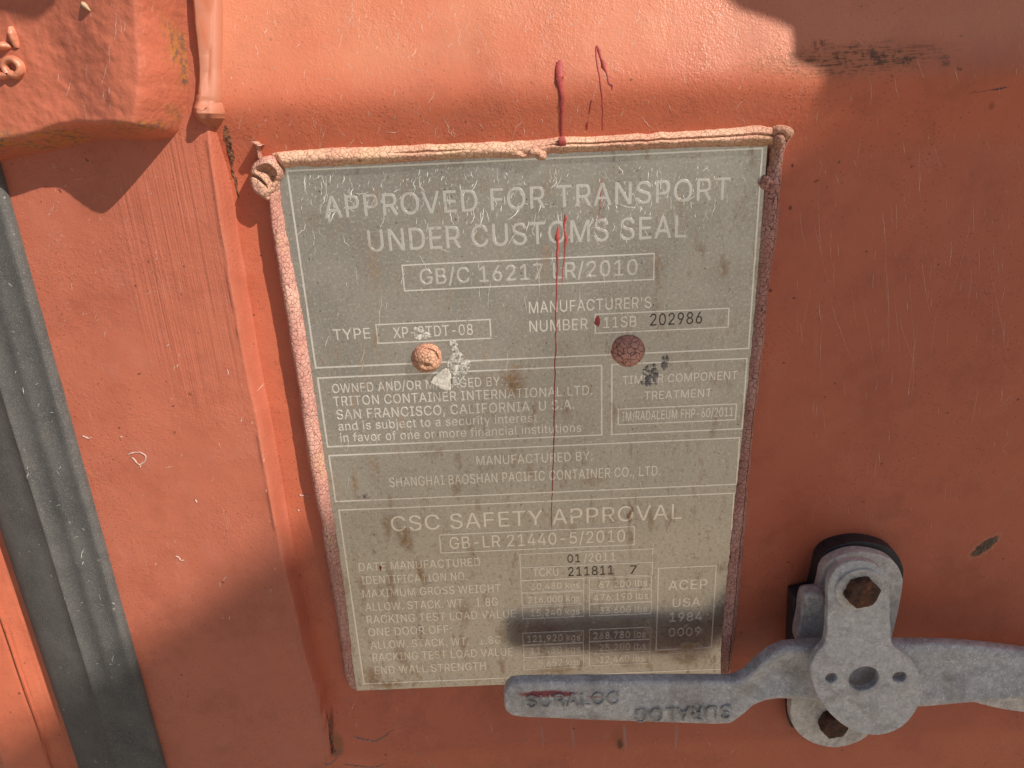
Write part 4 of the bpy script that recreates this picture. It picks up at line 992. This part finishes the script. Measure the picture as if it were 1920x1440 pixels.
# ------------------------------------------------------------------ galvanised handle and its retainer
def outline_part(name, polys, h0, h1, mat, parent, bev=.0008, label=None, pts_h=None, smooth_n=5, tilt=None):
    """extruded outline (first polygon) with holes (the others), rounded edges; front face at h1"""
    cu = bpy.data.curves.new('tmp', 'CURVE'); cu.dimensions = '2D'; cu.fill_mode = 'BOTH'
    cu.extrude = (h1 - h0) / 2 - bev; cu.bevel_depth = bev; cu.bevel_resolution = 3; cu.offset = -bev
    for pl in polys:
        s = cu.splines.new('POLY'); s.points.add(len(pl) - 1); s.use_cyclic_u = True
        for i, (x, z) in enumerate(pl): s.points[i].co = (x, z, 0, 1)
    to = bpy.data.objects.new('tmp', cu); COL.objects.link(to); bpy.context.view_layer.update()
    me = to.evaluated_get(bpy.context.evaluated_depsgraph_get()).to_mesh()
    v = np.array([tuple(q.co) for q in me.vertices]); fs = [list(p.vertices) for p in me.polygons]
    to.to_mesh_clear(); bpy.data.objects.remove(to); bpy.data.curves.remove(cu)
    mid = (h0 + h1) / 2
    V = np.stack([v[:, 0], -(mid + v[:, 2]), v[:, 1]], -1)
    if tilt is not None: V[:, 1] -= tilt(V[:, 0], V[:, 2])
    o = obj(name, V, fs, mat, parent, label=label)
    bm = bmesh.new(); bm.from_mesh(o.data); bmesh.ops.remove_doubles(bm, verts=bm.verts, dist=1e-6); bmesh.ops.recalc_face_normals(bm, faces=bm.faces)
    for f in bm.faces: f.smooth = len(f.verts) == 4 and f.calc_area() < 4e-6
    for e in bm.edges:
        if len(e.link_faces) == 2 and e.calc_face_angle(0) > .6: e.smooth = False
    bm.to_mesh(o.data); bm.free()
    return o
def circ(px, py, r, h, n=40, sx=1.0, sz=1.0):
    x, z = at(px, py, h); return np.array([(x + r * sx * math.cos(2 * math.pi * i / n), z + r * sz * math.sin(2 * math.pi * i / n)) for i in range(n)])

HU = .040          # front of the hub plate
HBASE = (at(1560, 1400, .012)[0], 0, at(1560, 1400, .012)[1])
m_galv = galv('galvanised_retainer', (0.63, 0.64, 0.665), metal=.45, rough=.50)
m_galv2 = galv('galvanised_base', (0.72, 0.685, 0.64), metal=.35, rough=.55)
m_black = simple('black_rubber_pad', (.022, .022, .026), .5, 0, .3, 300, .0003)
m_rust = rust_mat()
ret = thing('handle_retainer', 'galvanised handle retainer bracket with three-hole swivel plate and rusty bolts', 'handle bracket', HBASE)
basep = [(1545, 1062), (1570, 1043), (1607, 1034), (1650, 1040), (1678, 1055), (1691, 1080), (1692, 1100), (1683, 1150), (1668, 1215), (1655, 1290), (1648, 1340), (1630, 1375), (1602, 1393), (1560, 1401), (1514, 1388), (1487, 1360), (1482, 1323), (1496, 1260), (1515, 1180), (1535, 1100)]
bp = atn(basep, .012)
ctr = bp.mean(0)
pad = atn([((x - 5 if x < 1600 else x + 2), (y - 18 if y < 1110 else (y - 6 if y < 1250 else y + 2))) for x, y in basep], .006)
outline_part('rubber_pad', [catmull(pad, 4)], -.003, .006, m_black, ret, .0006)
outline_part('base_plate', [catmull(bp, 4)], .0062, .0125, m_galv2, ret, .0009)
# latch tab left of the arm
tab = atn([(1508, 1130), (1516, 1118), (1545, 1115), (1552, 1122), (1556, 1215), (1500, 1215), (1504, 1160)], .018)
outline_part('latch_tab', [catmull(tab, 4)], .008, .017, m_galv, ret, .0012, tilt=lambda X, Z: 0 * X)
tabp = atn([(1489, 1120), (1520, 1112), (1550, 1114), (1552, 1230), (1484, 1230)], .008)
outline_part('tab_pad', [tabp], -.002, .0078, m_black, ret, .0005)
nose = atn([(1510, 1122), (1520, 1113), (1538, 1114), (1548, 1122), (1546, 1138), (1530, 1142), (1515, 1140)], .023)
outline_part('latch_nose', [catmull(nose, 4)], .015, .0225, m_galv, ret, .0014)

# swivel plate
hub = [(1553, 1100), (1560, 1078), (1577, 1060), (1602, 1052), (1630, 1054), (1652, 1066), (1664, 1084), (1668, 1106), (1669, 1150), (1671, 1200), (1684, 1218), (1706, 1234), (1722, 1262), (1731, 1296), (1722, 1325), (1700, 1356), (1672, 1373), (1639, 1379), (1602, 1371), (1570, 1351), (1540, 1318), (1524, 1282), (1520, 1250), (1532, 1224), (1548, 1202), (1552, 1150)]
hp = catmull(atn(hub, HU), 4)
def disc(px, py, r, h0, h1, mat, parent, name, bev=.0006, n=40, rag=0.0, seed=0, label=None):
    c = circ(px, py, r, h1, n); ctr = c.mean(0)
    if rag:
        a = np.arange(n) / n * 2 * math.pi; c = ctr + (c - ctr) * (1 + rag * np.array([float(vnoise(np.array([q * 2.]), np.array([seed + .5]), seed)[0]) for q in a]))[:, None]
    return outline_part(name, [c], h0, h1, mat, parent, bev, label)
# spacer and axle
disc(1614, 1128, .0075, .0125, HU - .004, m_galv2, ret, 'spacer')
outline_part('backing_arm', [catmull(atn([(x, y + 26 if y < 1110 else y) for x, y in [(1556, 1100), (1562, 1080), (1580, 1064), (1604, 1056), (1632, 1058), (1652, 1070), (1662, 1088), (1666, 1150), (1664, 1215), (1560, 1215), (1556, 1150)]], .030), 4)], .026, .0305, m_galv, ret, .0008)
outline_part('swivel_plate', [hp, circ(1620, 1273, .0074, HU), circ(1559, 1272, .0029, HU), circ(1687, 1270, .0031, HU, sx=1.1)], HU - .0042, HU, m_galv, ret, .0007)
disc(1612, 1107, .0112, HU - .0002, HU + .0014, m_galv2, ret, 'washer')
def hexbolt(px, py, r, h0, h1, name='bolt', rot=.2):
    x, z = at(px, py, h1); bm = bmesh.new(); rings = []
    for (rr, h) in [(r, h0), (r, h1 - .0014), (r * .95, h1 - .0006), (r * .82, h1), (r * .4, h1 + .0002)]:
        ring = []
        for i in range(36):
            a = 2 * math.pi * i / 36; k = (a - rot) % (math.pi / 3) - math.pi / 6
            q = rr * math.cos(math.pi / 6) / math.cos(k) if rr > r * .85 else rr * (math.cos(math.pi / 6) / math.cos(k)) ** .5
            q *= 1 + .05 * random.uniform(-1, 1) * (rr > r * .5)
            ring.append(bm.verts.new((x + q * math.cos(a), -h - .0002 * random.uniform(-1, 1), z + q * math.sin(a))))
        rings.append(ring)
    for A, B_ in zip(rings[:-1], rings[1:]):
        for i in range(36): bm.faces.new((A[i], A[(i + 1) % 36], B_[(i + 1) % 36], B_[i]))
    bm.faces.new(rings[-1])
    bmesh.ops.recalc_face_normals(bm, faces=bm.faces)
    return bm_obj(name, bm, m_rust, ret, smooth=False)
hexbolt(1621, 1117, .0083, HU, HU + .0058)['label'] = 'rusty hex bolt on the upper arm'
hexbolt(1568, 1367, .0082, .0125, .019)['label'] = 'rusty bolt head low on the base plate'
# axle seen through the big hole
m_tan = simple('dull_zinc_axle', (.50, .46, .40), .6, .2, .3, 250, .0004)
disc(1628, 1290, .0070, .014, HU - .012, m_tan, ret, 'axle')
outline_part('recess_shade_cup', [circ(1620, 1273, .013, .02)], .0124, .0205, simple('recess_shade_brown', (.12, .06, .045), .8), ret, .0005)  # dark brown cup stands in for the shade behind the big hole

# the lever: one forging, lofted along its length
HANB = (at(1380, 1360, .028)[0], 0, at(1380, 1360, .028)[1])
lever = thing('cam_lever', 'long galvanised steel door handle lever with raised maker lettering and a red paint smear', 'handle lever', HANB)
m_lev = galv('galvanised_lever', (0.57, 0.585, 0.62), base=HANB, smear=True, metal=.6, rough=.42)
ST = [  # px, top y, bottom y, h of centre, half thickness, tilt of the top edge (m, back positive)
    (946, 1296, 1330, .0262, .0028, 0), (950, 1285, 1338, .0262, .0034, 0), (960, 1276, 1346, .0262, .0038, 0), (985, 1274, 1349, .0262, .0040, 0), (1100, 1273, 1354, .0262, .0040, 0), (1250, 1272, 1359, .0264, .0040, 0), (1340, 1272, 1362, .0266, .0040, 0),
    (1372, 1273, 1361, .0268, .0042, 0), (1395, 1262, 1347, .0272, .0045, -.0006), (1415, 1242, 1330, .0275, .0046, -.001), (1440, 1219, 1321, .0275, .0048, -.0012), (1465, 1207, 1318, .0272, .0048, -.0012), (1500, 1204, 1318, .0268, .0048, -.001), (1560, 1204, 1320, .0262, .0048, 0), (1620, 1205, 1324, .0262, .0048, 0),
    (1680, 1206, 1327, .0268, .0045, .0006), (1740, 1207, 1326, .0276, .0042, .0014), (1800, 1211, 1318, .0284, .0040, .0022), (1860, 1218, 1310, .0290, .0038, .003), (1920, 1227, 1302, .0296, .0037, .0036), (2000, 1238, 1292, .03, .0036, .0042), (2080, 1248, 1284, .03, .0036, .004)]
ST = np.array(ST, float); m_ = 150
tt = np.linspace(0, len(ST) - 1, m_); 
STi = np.stack([np.interp(tt, np.arange(len(ST)), ST[:, i]) for i in range(6)], 1)
STi = np.array([STi[max(0, i - 1):i + 2].mean(0) if 2 < i < m_ - 2 else STi[i] for i in range(m_)])
V = []; NP = 40
def sup(a, e):
    c, s = math.cos(a), math.sin(a)
    return math.copysign(abs(c) ** e, c), math.copysign(abs(s) ** e, s)
for i, (px, yt, yb, hc, th, tl_) in enumerate(STi):
    a_, b_ = at(px, yt, hc + th * .3), at(px, yb, hc + th)
    xc = (a_[0] + b_[0]) / 2; zc_ = (a_[1] + b_[1]) / 2; hz = (a_[1] - b_[1]) / 2; sl = (a_[0] - b_[0]) / 2
    for k in range(NP):
        c, s = sup(2 * math.pi * k / NP, .42)
        edge = 1.0
        dish = .0045 * math.exp(-((px - 1465) / 62) ** 2) + .0016 * float(sm(1640, 1760, px))
        if c > .5: th_ = th - dish * max(0, 1 - (s / .80) ** 2)
        else: th_ = th
        V.append((xc + sl * 0 + .00005 * random.uniform(-1, 1), -(hc + c * th_ - tl_ * s) + .00018 * float(vnoise(np.array([px * .03]), np.array([k * .9]), 3)[0]), zc_ + s * hz * edge))
Fc = []
for i in range(m_ - 1):
    for k in range(NP):
        Fc.append([i * NP + k, i * NP + (k + 1) % NP, (i + 1) * NP + (k + 1) % NP, (i + 1) * NP + k])
Fc.append(list(range(NP))[::-1]); Fc.append([(m_ - 1) * NP + k for k in range(NP)])
lo = obj('lever_bar', V, Fc, m_lev, lever)
bm = bmesh.new(); bm.from_mesh(lo.data); bmesh.ops.recalc_face_normals(bm, faces=bm.faces); bm.to_mesh(lo.data); bm.free()
m_emb = galv('raised_lever_lettering', (0.36, 0.36, 0.35), base=HANB, metal=.4, rough=.55, dirt=.3)
HF = .0303
text_part("SURALOC", (988, 1323), (1160, 1323), 23, m_emb, lever, h=HF, hh=.0005, name='raised_lettering', bold=.012)
text_part("SURALOC", (1190, 1350), (1370, 1350), 24, m_emb, lever, h=HF + .0008, hh=.0006, rot=True, name='raised_lettering', bold=.012)
# end of a second lever piece behind, lower right
spur = thing('keeper_plate', 'flat pale galvanised keeper plate tucked behind the right end of the lever', 'keeper plate', (at(1900, 1340, .018)[0], 0, at(1900, 1340, .018)[1]))
outline_part('plate_body', [catmull(atn([(1800, 1308), (1850, 1290), (1960, 1285), (2060, 1290), (2060, 1345), (1960, 1342), (1900, 1336), (1850, 1326)], .02), 4)], .006, .019, m_galv2, spur, .001)

# ------------------------------------------------------------------ off to the right: casters added to shade the door
def shade_pt(px, py, h, hs=0.0):
    """point h metres out whose shadow falls on the photo pixel"""
    if hs == 'p': x, z, hs = on(px, py, panel_h)
    else: x, z = at(px, py, hs)
    return (x + SB * (h - hs), z + SA * (h - hs))
HR = .16
rod = thing('shadow_locking_rod', 'unseen locking rod with a bracket outlined to cast the upper right shadow', 'locking rod', (.5, -.1, .2))
edge = [(1330, -60), (1400, 0), (1440, 12), (1470, 22), (1497, 36), (1501, 60), (1500, 90), (1515, 101), (1545, 108), (1561, 114), (1568, 135), (1576, 150), (1600, 158), (1625, 150)]
pl = [shade_pt(x, y, HR, 'p') for x, y in edge] + [shade_pt(2300, 130, HR), shade_pt(2300, -500, HR), shade_pt(1330, -500, HR)]
outline_part('shadow_bracket', [np.array(pl)], HR - .004, HR + .004, simple('shadow_bracket_paint', (.42, .12, .07), .5), rod, .0008)  # bracket outline follows the shadow it is added to cast
x0, z0 = shade_pt(2200, 0, HR)
bm = bmesh.new()
bmesh.ops.create_cone(bm, segments=32, radius1=.017, radius2=.017, depth=2.1, cap_ends=True, matrix=Matrix.Translation((x0, -.10, 1.32)))
bm_obj('rod', bm, m_galv2, rod)
# unseen plate added to cast the numeral corner's little shadow, top left
EL = [shade_pt(x, y, .12, .025) for x, y in [(-60, 0), (8, 5), (40, 14), (78, 22), (104, 8), (118, -8), (130, -120), (-60, -120)]]
caster = thing('hinge_shadow_plate', 'unseen plate added to shadow the top of the hinge casting', 'shadow caster', (EL[0][0], -.12, EL[0][1]))
outline_part('shadow_plate', [catmull(np.array(EL), 2)], .116, .124, simple('shadow_plate_paint', (.42, .12, .07), .5), caster, .0008)

# unseen board added on a post, well out from the door: its slanting top edge throws the soft diagonal shade
TB = 1.5
sgn = np.array([shade_pt(x, y, TB) for x, y in [(2300, -370), (1640, 145), (1490, 262), (1000, 668), (600, 985), (240, 1240), (50, 1372), (-200, 1560), (-200, 2050), (2300, 2050)]])
bx_, bz_ = sgn[:, 0].max() - .08, sgn[:, 1].min()
board = thing('shade_board', 'unseen slanting board on a post, added to shade the door', 'board', (bx_, -TB, 0))
outline_part('board_panel', [sgn], TB - .009, TB + .009, simple('shade_board_surface', (.40, .30, .20), .8, 0, .3, 12, .001), board, .001)
bm = bmesh.new()
bmesh.ops.create_cone(bm, segments=24, radius1=.024, radius2=.024, depth=bz_ + .5, cap_ends=True, matrix=Matrix.Translation((bx_, -TB - .034, (bz_ + .5) / 2)))
bm_obj('post', bm, m_galv2, board)
